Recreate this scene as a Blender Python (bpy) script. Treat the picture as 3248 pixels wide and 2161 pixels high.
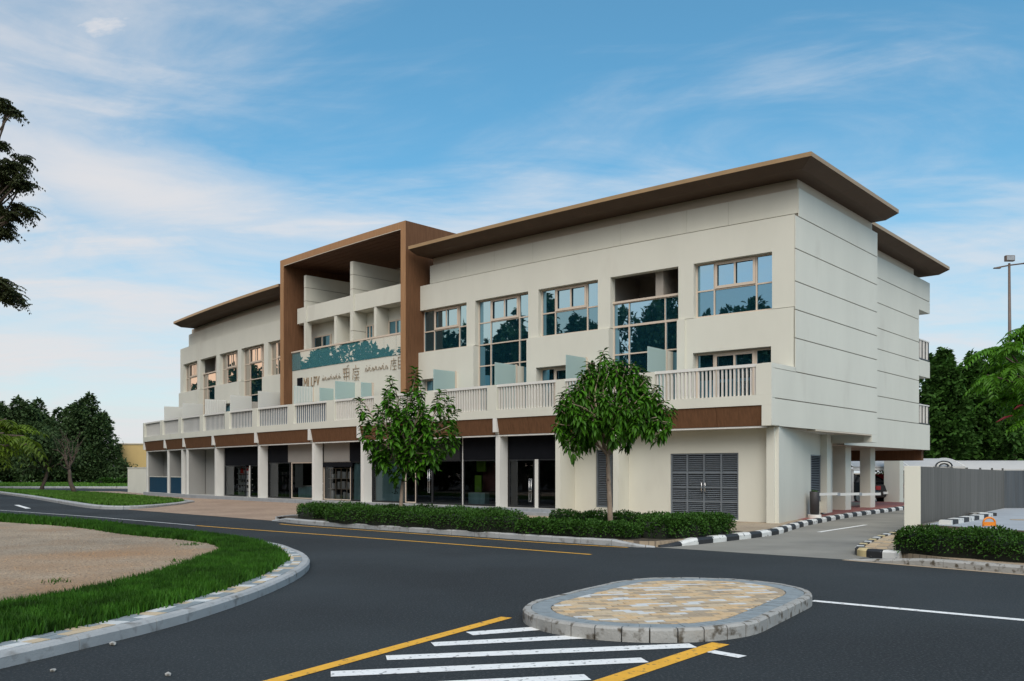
import bpy, bmesh, math, random
import numpy as np
from mathutils import Vector, Matrix
from mathutils.geometry import tessellate_polygon

scn = bpy.context.scene
for _o in list(bpy.data.objects):
    bpy.data.objects.remove(_o)
COL = scn.collection
R = math.radians
random.seed(11)
RNG = np.random.default_rng(5)

# ------------------------------------------------------------------ camera
HC = 1.63                                    # eye height above the road
cam_d = bpy.data.cameras.new('camera')
cam = bpy.data.objects.new('camera', cam_d)
COL.objects.link(cam)
cam.location = (0, 0, HC)
cam.rotation_euler = (R(90), 0, 0)
cam_d.sensor_width = 36.0
cam_d.lens = 31.64
cam_d.shift_y = 0.1285
cam_d.clip_end = 3000
scn.camera = cam

# ------------------------------------------------------------------ sky, sun, exposure
SUN_EL, SUN_AZ = R(48), R(181)               # azimuth measured clockwise from +Y (behind the camera, a little left)
world = bpy.data.worlds.new('World')
scn.world = world
world.use_nodes = True
wn, wl = world.node_tree.nodes, world.node_tree.links
wn.clear()
def W(t, **kw):
    n = wn.new(t)
    for k, v in kw.items():
        setattr(n, k, v)
    return n
def wmath(op, a, b=None, c=None, clamp=False):
    n = W('ShaderNodeMath', operation=op, use_clamp=clamp)
    for i, v in enumerate((a, b, c)):
        if v is None: continue
        if isinstance(v, (int, float)): n.inputs[i].default_value = v
        else: wl.new(v, n.inputs[i])
    return n.outputs[0]
def wmix(fac, a, b):
    n = W('ShaderNodeMix', data_type='RGBA')
    for sock, v in ((n.inputs[0], fac), (n.inputs[6], a), (n.inputs[7], b)):
        if isinstance(v, (int, float)): sock.default_value = v
        elif isinstance(v, tuple): sock.default_value = (*v, 1)
        else: wl.new(v, sock)
    return n.outputs[2]
def wrange(v, a, b, lo=0.0, hi=1.0):
    n = W('ShaderNodeMapRange', interpolation_type='SMOOTHSTEP')
    wl.new(v, n.inputs[0])
    for i, q in enumerate((a, b, lo, hi)): n.inputs[i + 1].default_value = q
    return n.outputs[0]
w_out = W('ShaderNodeOutputWorld')
w_bg = W('ShaderNodeBackground')
w_bg.inputs[1].default_value = 0.10
sky = W('ShaderNodeTexSky', sky_type='NISHITA')
sky.sun_disc = False
sky.sun_elevation = SUN_EL
sky.sun_rotation = SUN_AZ
sky.altitude = 0
sky.air_density = 1.0
sky.dust_density = 1.4
sky.ozone_density = 2.2
tc = W('ShaderNodeTexCoord')
sep = W('ShaderNodeSeparateXYZ')
wl.new(tc.outputs['Generated'], sep.inputs[0])
dx, dy, dz = sep.outputs
hs = W('ShaderNodeHueSaturation')
hs.inputs['Hue'].default_value = 0.478
hs.inputs['Saturation'].default_value = 1.40
hs.inputs['Value'].default_value = 1.14
wl.new(sky.outputs[0], hs.inputs['Color'])
# thin high cloud: noise on the cloud plane (direction / height), stretched
zz = wmath('ADD', wmath('MAXIMUM', dz, 0.0), 0.16)
cu = wmath('DIVIDE', dx, zz)
cv = wmath('DIVIDE', dy, zz)
comb = W('ShaderNodeCombineXYZ')
wl.new(cu, comb.inputs[0]); wl.new(cv, comb.inputs[1])
def cloud_noise(scale, rot, detail, rough, dist, off):
    mp = W('ShaderNodeMapping')
    mp.inputs['Rotation'].default_value = (0, 0, rot)
    mp.inputs['Scale'].default_value = scale
    mp.inputs['Location'].default_value = off
    wl.new(comb.outputs[0], mp.inputs[0])
    n = W('ShaderNodeTexNoise')
    n.inputs['Scale'].default_value = 1.0
    n.inputs['Detail'].default_value = detail
    n.inputs['Roughness'].default_value = rough
    n.inputs['Distortion'].default_value = dist
    wl.new(mp.outputs[0], n.inputs['Vector'])
    return n.outputs['Fac']
n1 = cloud_noise((0.75, 1.25, 1), R(24), 9, 0.60, 0.9, (3.1, 1.7, 0))
n2 = cloud_noise((1.3, 3.2, 1), R(-18), 9, 0.62, 1.1, (7.3, 4.4, 0))
n3 = cloud_noise((3.2, 4.2, 1), R(10), 8, 0.62, 0.4, (1.3, 9.4, 0))
n4 = cloud_noise((0.8, 1.9, 1), R(38), 8, 0.6, 1.2, (2.2, 6.1, 0))
veil = wmath('ADD', wmath('MULTIPLY', n1, 0.62), wmath('MULTIPLY', n2, 0.38))
az = wmath('ARCTAN2', dx, dy)
el = wmath('ARCSINE', dz)
veil = wmath('ADD', veil, wmath('MULTIPLY', az, -0.10))          # a little thicker to the left
veil = wmath('ADD', veil, wmath('MULTIPLY', wmath('MULTIPLY', el, el), -0.75))
wisp = wrange(wmath('ABSOLUTE', wmath('SUBTRACT', n4, 0.5)), 0.0, 0.11, 0.18, 0.0)
veil_f = wmath('ADD', wrange(veil, 0.27, 0.62, 0.10, 0.76), wmath('MULTIPLY', wisp, wrange(n1, 0.38, 0.56)))
def soft_ellipse(a0, e0, ra, re, tilt):
    a = wmath('SUBTRACT', az, a0); e = wmath('SUBTRACT', el, e0)
    c, s = math.cos(tilt), math.sin(tilt)
    u = wmath('DIVIDE', wmath('ADD', wmath('MULTIPLY', a, c), wmath('MULTIPLY', e, s)), ra)
    v = wmath('DIVIDE', wmath('SUBTRACT', wmath('MULTIPLY', e, c), wmath('MULTIPLY', a, s)), re)
    return wmath('SQRT', wmath('ADD', wmath('MULTIPLY', u, u), wmath('MULTIPLY', v, v)))
streak = wrange(wmath('ADD', soft_ellipse(-0.40, 0.285, 0.36, 0.075, -0.17), wmath('MULTIPLY', n2, 0.9)), 0.45, 1.5, 0.95, 0.0)
puff = wrange(wmath('ADD', soft_ellipse(-0.436, 0.418, 0.066, 0.034, 0.25), wmath('MULTIPLY', n3, 2.4)), 1.30, 2.0, 0.95, 0.0)
fac = wmath('MAXIMUM', wmath('MAXIMUM', veil_f, streak), puff)
horizon_f = wrange(el, 0.0, 0.33, 0.62, 0.0)
base = wmix(horizon_f, hs.outputs[0], (4.4, 5.25, 5.7))
cloud = wmix(wrange(az, -0.75, 0.1, 1.0, 0.0), (4.95, 5.2, 5.55), (5.45, 5.25, 5.25))
col = wmix(fac, base, cloud)
# sunset side: the low sky to the left of the view is peach (it shows in the left windows)
glow = wmath('MULTIPLY', wrange(az, -2.3, -1.5, 0.0, 1.0), wrange(az, -1.05, -0.62, 1.0, 0.0))
glow = wmath('MULTIPLY', glow, wrange(el, 0.10, 0.62, 0.85, 0.0))
col = wmix(glow, col, (9.0, 6.4, 4.5))
wl.new(col, w_bg.inputs[0])
wl.new(w_bg.outputs[0], w_out.inputs[0])

sun_d = bpy.data.lights.new('sun', 'SUN')
sun_d.energy = 1.75
sun_d.angle = R(50)
sun_d.color = (1.0, 0.94, 0.82)
sun = bpy.data.objects.new('sun', sun_d)
COL.objects.link(sun)
sdir = Vector((math.sin(SUN_AZ) * math.cos(SUN_EL), math.cos(SUN_AZ) * math.cos(SUN_EL), math.sin(SUN_EL)))
sun.rotation_euler = sdir.to_track_quat('Z', 'Y').to_euler()
sun.location = sdir * 60

scn.view_settings.view_transform = 'Standard'
scn.view_settings.look = 'None'
scn.view_settings.gamma = 1.0
scn.view_settings.use_curve_mapping = False
scn.view_settings.exposure = 0.54
scn.render.engine = 'CYCLES'
scn.cycles.max_bounces = 6
scn.cycles.transparent_max_bounces = 12
scn.cycles.caustics_reflective = False
scn.cycles.caustics_refractive = False

# ------------------------------------------------------------------ materials
def material(name, col, rough=0.7, var=0.12, scale=6.0, bump=0.0, bscale=60.0, metal=0.0, spec=0.5,
             stretch=(1, 1, 1), dirt=None, dscale=1.2, dthr=(0.55, 0.75), speck=None, sscale=180, sthr=(0.66, 0.7), transl=0.0):
    m = bpy.data.materials.new(name)
    m.use_nodes = True
    nt = m.node_tree; nd, lk = nt.nodes, nt.links
    p = nd['Principled BSDF']
    p.inputs['Roughness'].default_value = rough
    p.inputs['Metallic'].default_value = metal
    p.inputs['Specular IOR Level'].default_value = spec
    t = nd.new('ShaderNodeTexCoord')
    mp = nd.new('ShaderNodeMapping'); mp.inputs['Scale'].default_value = stretch
    lk.new(t.outputs['Object'], mp.inputs[0])
    nz = nd.new('ShaderNodeTexNoise'); nz.inputs['Scale'].default_value = scale
    nz.inputs['Detail'].default_value = 6; nz.inputs['Roughness'].default_value = 0.6
    lk.new(mp.outputs[0], nz.inputs['Vector'])
    rp = nd.new('ShaderNodeValToRGB')
    a = [max(0, c * (1 - var)) for c in col]; b = [min(1, c * (1 + var)) for c in col]
    rp.color_ramp.elements[0].position = 0.3; rp.color_ramp.elements[1].position = 0.7
    rp.color_ramp.elements[0].color = (*a, 1); rp.color_ramp.elements[1].color = (*b, 1)
    lk.new(nz.outputs['Fac'], rp.inputs[0])
    cur = rp.outputs[0]
    def layer(cur, c, sc, thr, st=(1, 1, 1)):
        q = nd.new('ShaderNodeMapping'); q.inputs['Scale'].default_value = st
        lk.new(t.outputs['Object'], q.inputs[0])
        n = nd.new('ShaderNodeTexNoise'); n.inputs['Scale'].default_value = sc; n.inputs['Detail'].default_value = 5
        lk.new(q.outputs[0], n.inputs['Vector'])
        r = nd.new('ShaderNodeMapRange'); r.inputs[1].default_value = thr[0]; r.inputs[2].default_value = thr[1]
        lk.new(n.outputs['Fac'], r.inputs[0])
        mx = nd.new('ShaderNodeMix'); mx.data_type = 'RGBA'
        lk.new(r.outputs[0], mx.inputs[0]); lk.new(cur, mx.inputs[6]); mx.inputs[7].default_value = (*c, 1)
        return mx.outputs[2]
    if dirt: cur = layer(cur, dirt, dscale, dthr, stretch)
    if speck: cur = layer(cur, speck, sscale, sthr)
    lk.new(cur, p.inputs['Base Color'])
    if bump:
        n = nd.new('ShaderNodeTexNoise'); n.inputs['Scale'].default_value = bscale; n.inputs['Detail'].default_value = 5
        lk.new(t.outputs['Object'], n.inputs['Vector'])
        bp = nd.new('ShaderNodeBump'); bp.inputs['Strength'].default_value = bump; bp.inputs['Distance'].default_value = 0.02
        lk.new(n.outputs['Fac'], bp.inputs['Height']); lk.new(bp.outputs[0], p.inputs['Normal'])
    if transl:
        tr = nd.new('ShaderNodeBsdfTranslucent'); lk.new(cur, tr.inputs[0])
        mx = nd.new('ShaderNodeMixShader'); mx.inputs[0].default_value = transl
        lk.new(p.outputs[0], mx.inputs[1]); lk.new(tr.outputs[0], mx.inputs[2])
        lk.new(mx.outputs[0], nd['Material Output'].inputs[0])
    return m

M = {}
M['wall'] = material('render_offwhite', (0.66, 0.65, 0.565), 0.85, 0.04, 0.7, 0.10, 90, dirt=(0.50, 0.47, 0.40), dscale=0.9, dthr=(0.60, 1.0), stretch=(1, 1, 0.35))
M['wall_warm'] = material('render_warm', (0.58, 0.51, 0.41), 0.85, 0.03, 0.8, 0.08, 90)
M['groove'] = material('groove_shadow_joint', (0.26, 0.23, 0.19), 0.9, 0.1, 4)
M['white'] = material('white_paint', (0.72, 0.71, 0.67), 0.55, 0.03, 2.0, 0.04, 60)
M['plinth'] = material('grey_plinth_stone', (0.30, 0.32, 0.34), 0.75, 0.15, 5, 0.15, 50)
M['grey_wall'] = material('grey_render', (0.30, 0.295, 0.28), 0.85, 0.04, 0.8, 0.08, 90)
M['terrace'] = material('terrace_tile', (0.17, 0.18, 0.19), 0.7, 0.08, 3)
M['gap_shade'] = material('blue_grey_shade', (0.20, 0.245, 0.28), 0.6, 0.06, 3)  # tone of the shaded bar sides in the left railings
M['floor'] = material('arcade_floor_tile', (0.42, 0.42, 0.40), 0.5, 0.08, 3)
M['brown'] = material('brown_cladding', (0.150, 0.074, 0.038), 0.75, 0.18, 3.0, 0.05, 40, spec=0.15, stretch=(6, 6, 0.5))
M['brown_dark'] = material('brown_soffit_boards', (0.150, 0.080, 0.052), 0.75, 0.22, 2.5, spec=0.15, stretch=(6, 6, 1))
M['brown_lit'] = material('brown_cladding_lit', (0.36, 0.20, 0.10), 0.6, 0.14, 3.0, spec=0.2, stretch=(8, 8, 0.4))  # brown cladding with the low sun on its front put into the colour
M['fascia'] = material('sunlit_roof_edge', (0.33, 0.215, 0.105), 0.4, 0.08, 2)  # bronze lightened; the eave's sunlit gold line is put into the colour
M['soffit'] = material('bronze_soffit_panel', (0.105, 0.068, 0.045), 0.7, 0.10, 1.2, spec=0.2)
M['frame'] = material('cream_window_frame', (0.62, 0.52, 0.42), 0.45, 0.03, 3)
M['frame_dark'] = material('dark_frame', (0.02, 0.022, 0.025), 0.4, 0.1, 3)
M['chrome'] = material('brushed_steel', (0.62, 0.62, 0.62), 0.25, 0.05, 8, metal=1.0)
M['gold'] = material('bronze_letter', (0.34, 0.235, 0.14), 0.4, 0.35, 14, metal=0.3)
M['baluster'] = material('painted_steel_bar', (0.72, 0.69, 0.64), 0.5, 0.03, 5)
M['blue_panel'] = material('navy_panel', (0.008, 0.045, 0.085), 0.7, 0.08, 2, spec=0.2)
M['sign_black'] = material('black_fascia_board', (0.008, 0.009, 0.012), 0.8, 0.15, 2, spec=0.1)
M['sign_grey'] = material('charcoal_fascia_board', (0.030, 0.030, 0.032), 0.8, 0.1, 2, spec=0.1)
M['beige'] = material('beige_fascia_board', (0.30, 0.28, 0.255), 0.6, 0.04, 2)
M['louver'] = material('blue_grey_louver', (0.18, 0.205, 0.23), 0.45, 0.08, 5, metal=0.2)
M['black'] = material('void_black', (0.006, 0.006, 0.007), 0.9, 0.1, 3)
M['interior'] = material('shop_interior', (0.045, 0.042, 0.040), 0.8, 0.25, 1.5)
M['room'] = material('room_interior', (0.34, 0.31, 0.27), 0.9, 0.06, 1.5)
M['room_dark'] = material('dark_room', (0.02, 0.02, 0.022), 0.9, 0.1, 1.5)
M['asphalt'] = material('asphalt', (0.034, 0.041, 0.045), 0.9, 0.22, 0.22, 0.8, 60, spec=0.2, speck=(0.088, 0.094, 0.097), sscale=38, sthr=(0.52, 0.78), dirt=(0.022, 0.025, 0.027), dscale=0.13, dthr=(0.44, 0.66))
M['lane'] = material('worn_concrete_lane', (0.245, 0.235, 0.205), 0.85, 0.14, 0.5, 0.3, 110, dirt=(0.15, 0.145, 0.13), dscale=0.35, dthr=(0.5, 0.72))
M['sand'] = material('sandy_ground', (0.34, 0.27, 0.19), 0.95, 0.15, 0.2)
M['pink_pave'] = material('red_pavers', (0.27, 0.10, 0.085), 0.85, 0.22, 3.0, 0.3, 30)
M['kerb'] = material('concrete_kerb', (0.37, 0.38, 0.38), 0.8, 0.10, 2.2, 0.25, 60, dirt=(0.16, 0.15, 0.135), dscale=5.0, dthr=(0.56, 0.74))
M['kerb_old'] = material('stained_kerb', (0.34, 0.335, 0.315), 0.85, 0.12, 3, 0.35, 40, dirt=(0.085, 0.07, 0.05), dscale=8.0, dthr=(0.54, 0.66))
M['kerb_black'] = material('kerb_paint_black', (0.022, 0.023, 0.025), 0.6, 0.2, 4, 0.2, 50, speck=(0.2, 0.2, 0.19), sscale=20, sthr=(0.68, 0.74))
M['kerb_white'] = material('kerb_paint_white', (0.68, 0.68, 0.65), 0.6, 0.06, 4, 0.2, 50, dirt=(0.10, 0.10, 0.10), dscale=9.0, dthr=(0.60, 0.66))
M['kerb_sunlit'] = material('kerb_paint_sunlit', (0.62, 0.50, 0.26), 0.6, 0.08, 4, 0.2, 50)  # white kerb paint with the low sun's gold put into its colour
M['joint'] = material('joint_mortar', (0.13, 0.11, 0.085), 0.95, 0.2, 9)
M['pv_tan'] = material('paver_tan', (0.58, 0.41, 0.23), 0.8, 0.12, 9, 0.25, 90)
M['pv_sand'] = material('paver_sand', (0.53, 0.42, 0.28), 0.8, 0.12, 9, 0.25, 90)
M['pv_brown'] = material('paver_brown', (0.37, 0.29, 0.20), 0.8, 0.12, 9, 0.25, 90)
M['pv_grey'] = material('paver_pale_grey', (0.58, 0.59, 0.58), 0.8, 0.08, 9, 0.25, 90)
M['pv_slate'] = material('paver_slate', (0.235, 0.27, 0.285), 0.8, 0.16, 8, 0.25, 90)
M['yellow'] = material('road_yellow', (0.78, 0.40, 0.03), 0.7, 0.10, 5, 0.2, 90, dirt=(0.10, 0.08, 0.05), dscale=16, dthr=(0.60, 0.70))
M['roadwhite'] = material('road_white', (0.80, 0.80, 0.78), 0.7, 0.06, 5, 0.2, 90, dirt=(0.22, 0.22, 0.22), dscale=18, dthr=(0.58, 0.70))
M['gravel'] = material('gravel_bed', (0.375, 0.295, 0.21), 0.95, 0.20, 0.8, 1.0, 30, speck=(0.19, 0.135, 0.09), sscale=26, sthr=(0.50, 0.64), dirt=(0.37, 0.225, 0.12), dscale=0.22, dthr=(0.50, 0.66))
M['soil'] = material('planting_soil', (0.055, 0.042, 0.028), 0.95, 0.3, 6, 0.6, 30)
M['turf'] = material('turf_base', (0.020, 0.045, 0.010), 0.95, 0.3, 5, 0.3, 30)
M['grass'] = material('grass_blade', (0.036, 0.112, 0.009), 0.6, 0.65, 2.2, transl=0.25, spec=0.2)
M['grass_far'] = material('lawn_blade', (0.075, 0.175, 0.018), 0.6, 0.40, 0.8, transl=0.25, spec=0.3)
M['leaf'] = material('glossy_leaf', (0.047, 0.145, 0.007), 0.5, 0.62, 2.6, transl=0.14, spec=0.22)
M['leaf_bright'] = material('bright_leaf', (0.085, 0.225, 0.012), 0.5, 0.45, 2.6, transl=0.40, spec=0.35)
M['leaf_yellow'] = material('yellow_green_leaf', (0.10, 0.16, 0.010), 0.5, 0.5, 3.0, transl=0.40, spec=0.35)
M['leaf_dark'] = material('dark_twig_leaf', (0.036, 0.045, 0.014), 0.6, 0.5, 1.5, transl=0.15, spec=0.2)
M['hedge'] = material('hedge_leaf', (0.035, 0.095, 0.011), 0.55, 0.65, 9.0, transl=0.12, spec=0.2)
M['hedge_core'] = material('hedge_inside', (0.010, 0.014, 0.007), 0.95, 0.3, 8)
M['far_leaf'] = material('far_tree_leaf', (0.045, 0.080, 0.026), 0.7, 0.55, 0.7, transl=0.2, spec=0.2)
M['far_leaf_r'] = material('tall_tree_leaf', (0.042, 0.105, 0.016), 0.7, 0.60, 0.9, transl=0.25, spec=0.2)
M['bark'] = material('grey_bark', (0.30, 0.225, 0.165), 0.85, 0.25, 7, 0.4, 40, stretch=(1, 1, 0.5), dirt=(0.10, 0.06, 0.04), dscale=9, dthr=(0.62, 0.70))
M['bark_dark'] = material('dark_bark', (0.085, 0.062, 0.045), 0.9, 0.3, 6, 0.4, 40)
M['yellow_wall'] = material('yellow_render', (0.52, 0.37, 0.16), 0.9, 0.03, 1.0)
M['yard'] = material('yard_paving', (0.36, 0.385, 0.41), 0.8, 0.10, 0.8, 0.2, 40)
M['fence'] = material('grey_corrugated', (0.115, 0.113, 0.105), 0.65, 0.28, 1.2, spec=0.25, stretch=(9, 9, 0.25))
M['fence_back'] = material('slate_corrugated', (0.070, 0.080, 0.088), 0.65, 0.25, 1.2, spec=0.25, stretch=(9, 9, 0.25))
M['canopy'] = material('carport_fabric', (0.46, 0.45, 0.43), 0.7, 0.04, 2)
M['orange'] = material('orange_plastic', (0.75, 0.22, 0.008), 0.4, 0.05, 4)
M['planter'] = material('charcoal_planter', (0.040, 0.036, 0.038), 0.6, 0.1, 5)
M['red_cloth'] = material('red_fabric', (0.60, 0.020, 0.015), 0.8, 0.2, 5)
M['cloth_white'] = material('white_fabric', (0.60, 0.60, 0.60), 0.8, 0.1, 5)
M['cloth_dark'] = material('dark_fabric', (0.08, 0.07, 0.075), 0.8, 0.3, 5)
M['curtain'] = material('grey_curtain', (0.26, 0.28, 0.28), 0.8, 0.15, 9, stretch=(8, 8, 0.3))
M['green_paint'] = material('lime_wall', (0.16, 0.34, 0.03), 0.7, 0.2, 2)
M['maroon'] = material('maroon_wall', (0.13, 0.05, 0.05), 0.7, 0.2, 2)
M['stair'] = material('olive_stair', (0.075, 0.075, 0.035), 0.7, 0.2, 2)
M['teal_wall'] = material('pale_teal_film', (0.27, 0.46, 0.49), 0.5, 0.22, 1.3, stretch=(3, 3, 0.4))
M['car_red'] = material('car_paint_red', (0.30, 0.012, 0.020), 0.15, 0.05, 2, metal=0.3)
M['car_dark'] = material('car_paint_black', (0.02, 0.021, 0.024), 0.12, 0.05, 2, metal=0.2)
M['car_white'] = material('car_paint_white', (0.70, 0.70, 0.70), 0.2, 0.03, 2)
M['tyre'] = material('rubber', (0.015, 0.015, 0.015), 0.85, 0.1, 8)
M['carglass'] = material('car_glass', (0.02, 0.025, 0.03), 0.05, 0.05, 2)
M['lamp_red'] = material('tail_lamp', (0.35, 0.01, 0.01), 0.2, 0.05, 3)
M['pole'] = material('brown_pole', (0.12, 0.085, 0.065), 0.5, 0.1, 3)
M['pod'] = material('red_pod', (0.22, 0.015, 0.02), 0.6, 0.2, 5)

def mirror_glass(name, tint, rough=0.012, dark=(0.012, 0.075, 0.115), k=0.80):
    m = bpy.data.materials.new(name); m.use_nodes = True
    nd, lk = m.node_tree.nodes, m.node_tree.links
    nd.remove(nd['Principled BSDF'])
    g = nd.new('ShaderNodeBsdfGlossy'); g.inputs[0].default_value = (*tint, 1); g.inputs['Roughness'].default_value = rough
    t = nd.new('ShaderNodeTexCoord'); n = nd.new('ShaderNodeTexNoise'); n.inputs['Scale'].default_value = 1.1
    lk.new(t.outputs['Object'], n.inputs['Vector'])
    b = nd.new('ShaderNodeBump'); b.inputs['Strength'].default_value = 0.05; b.inputs['Distance'].default_value = 0.02
    lk.new(n.outputs['Fac'], b.inputs['Height']); lk.new(b.outputs[0], g.inputs['Normal'])
    d = nd.new('ShaderNodeBsdfDiffuse'); d.inputs[0].default_value = (*dark, 1)
    mx = nd.new('ShaderNodeMixShader'); mx.inputs[0].default_value = k
    lk.new(d.outputs[0], mx.inputs[1]); lk.new(g.outputs[0], mx.inputs[2])
    lk.new(mx.outputs[0], nd['Material Output'].inputs[0])
    return m
def clear_glass(name, tint, k=0.16):
    m = bpy.data.materials.new(name); m.use_nodes = True
    nd, lk = m.node_tree.nodes, m.node_tree.links
    nd.remove(nd['Principled BSDF'])
    g = nd.new('ShaderNodeBsdfGlossy'); g.inputs['Roughness'].default_value = 0.01; g.inputs[0].default_value = (0.9, 0.95, 1, 1)
    tr = nd.new('ShaderNodeBsdfTransparent'); tr.inputs[0].default_value = (*tint, 1)
    fr = nd.new('ShaderNodeFresnel'); fr.inputs[0].default_value = 1.5
    ad = nd.new('ShaderNodeMath'); ad.operation = 'ADD'; ad.inputs[1].default_value = k; ad.use_clamp = True
    lk.new(fr.outputs[0], ad.inputs[0])
    mx = nd.new('ShaderNodeMixShader'); lk.new(ad.outputs[0], mx.inputs[0])
    lk.new(tr.outputs[0], mx.inputs[1]); lk.new(g.outputs[0], mx.inputs[2])
    lk.new(mx.outputs[0], nd['Material Output'].inputs[0])
    return m
def frosted_glass(name, col):
    m = bpy.data.materials.new(name); m.use_nodes = True
    nd, lk = m.node_tree.nodes, m.node_tree.links
    p = nd['Principled BSDF']; p.inputs['Base Color'].default_value = (*col, 1); p.inputs['Roughness'].default_value = 0.35
    tr = nd.new('ShaderNodeBsdfTranslucent'); tr.inputs[0].default_value = (*col, 1)
    mx = nd.new('ShaderNodeMixShader'); mx.inputs[0].default_value = 0.45
    lk.new(p.outputs[0], mx.inputs[1]); lk.new(tr.outputs[0], mx.inputs[2])
    lk.new(mx.outputs[0], nd['Material Output'].inputs[0])
    return m
M['mirror'] = mirror_glass('blue_reflective_glass', (0.36, 0.64, 0.86))
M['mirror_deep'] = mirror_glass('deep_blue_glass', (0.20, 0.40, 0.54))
M['mirror_left'] = mirror_glass('sunset_tinted_glass', (0.80, 0.72, 0.66))  # left-wing copy; the sunset it reflects is put into the tint
M['glass'] = clear_glass('shop_glass', (0.78, 0.82, 0.82), 0.02)
M['balu_glass'] = mirror_glass('balustrade_glass', (0.74, 0.80, 0.82), 0.012, (0.09, 0.29, 0.33), 0.50)
M['frost'] = frosted_glass('frosted_glass', (0.56, 0.70, 0.68))
M['frost_white'] = frosted_glass('frosted_white', (0.86, 0.86, 0.82))

# ------------------------------------------------------------------ mesh helpers
def rnd(a, b): return random.uniform(a, b)

class MB:
    """collects faces, then becomes ONE mesh object"""
    def __init__(s): s.v = []; s.f = []; s.m = []
    def add(s, vs, fs, mi=0):
        o = len(s.v); s.v += [tuple(p) for p in vs]
        for f in fs: s.f.append(tuple(i + o for i in f)); s.m.append(mi)
    def quad(s, a, b, c, d, mi=0): s.add((a, b, c, d), ((0, 1, 2, 3),), mi)
    def hexa(s, p, mi=0):            # 8 points: bottom 0-3 ccw, top 4-7
        s.add(p, ((3, 2, 1, 0), (4, 5, 6, 7), (0, 1, 5, 4), (1, 2, 6, 5), (2, 3, 7, 6), (3, 0, 4, 7)), mi)
    def box(s, x0, x1, y0, y1, z0, z1, mi=0):
        s.hexa(((x0, y0, z0), (x1, y0, z0), (x1, y1, z0), (x0, y1, z0), (x0, y0, z1), (x1, y0, z1), (x1, y1, z1), (x0, y1, z1)), mi)
    def obox(s, c, ax, ay, hx, hy, z0, z1, mi=0):   # box oriented in plan
        p = []
        for z in (z0, z1):
            for i, j in ((-1, -1), (1, -1), (1, 1), (-1, 1)):
                p.append((c[0] + ax[0] * hx * i + ay[0] * hy * j, c[1] + ax[1] * hx * i + ay[1] * hy * j, z))
        s.hexa(p, mi)
    def tube(s, pts, rads, n=8, mi=0, cap=True):
        pts = [Vector(p) for p in pts]
        o = len(s.v); up = Vector((0.31, 0.17, 0.93))
        for i, p in enumerate(pts):
            d = (pts[min(i + 1, len(pts) - 1)] - pts[max(i - 1, 0)])
            d = d.normalized() if d.length > 1e-9 else Vector((0, 0, 1))
            a = d.cross(up)
            if a.length < 1e-3: a = d.cross(Vector((1, 0, 0)))
            a.normalize(); b = d.cross(a)
            r = rads[i] if isinstance(rads, (list, tuple)) else rads
            for k in range(n):
                t = 2 * math.pi * k / n
                s.v.append(tuple(p + a * (r * math.cos(t)) + b * (r * math.sin(t))))
        for i in range(len(pts) - 1):
            for k in range(n):
                k2 = (k + 1) % n
                s.f.append((o + i * n + k, o + i * n + k2, o + (i + 1) * n + k2, o + (i + 1) * n + k)); s.m.append(mi)
        if cap:
            s.f.append(tuple(o + k for k in range(n))[::-1]); s.m.append(mi)
            e = o + (len(pts) - 1) * n
            s.f.append(tuple(e + k for k in range(n))); s.m.append(mi)
    def lathe(s, prof, c=(0, 0), n=20, mi=0):
        o = len(s.v)
        for r, z in prof:
            for k in range(n):
                t = 2 * math.pi * k / n
                s.v.append((c[0] + r * math.cos(t), c[1] + r * math.sin(t), z))
        for i in range(len(prof) - 1):
            for k in range(n):
                k2 = (k + 1) % n
                s.f.append((o + i * n + k, o + i * n + k2, o + (i + 1) * n + k2, o + (i + 1) * n + k)); s.m.append(mi)
        s.f.append(tuple(o + k for k in range(n))[::-1]); s.m.append(mi)
        e = o + (len(prof) - 1) * n
        s.f.append(tuple(e + k for k in range(n))); s.m.append(mi)
    def build(s, name, mats, parent=None, smooth=False, kind=None, bevel=0.0, at=None):
        if not isinstance(mats, (list, tuple)): mats = [mats]
        me = bpy.data.meshes.new(name)
        off = Vector((0, 0, 0))
        if at is not None: off = Vector(at)
        elif parent is not None: off = worldloc(parent)
        me.from_pydata([(x - off.x, y - off.y, z - off.z) for x, y, z in s.v], [], s.f)
        for q in mats: me.materials.append(q)
        me.polygons.foreach_set('material_index', s.m)
        if smooth: me.polygons.foreach_set('use_smooth', [True] * len(s.f))
        me.update()
        o = bpy.data.objects.new(name, me); COL.objects.link(o)
        if parent is not None: o.parent = parent
        if at is not None: o.location = off - (worldloc(parent) if parent is not None else Vector((0, 0, 0)))
        if kind: o['kind'] = kind
        if bevel:
            b = o.modifiers.new('bevel', 'BEVEL'); b.width = bevel; b.segments = 2; b.limit_method = 'ANGLE'
        return o

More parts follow.
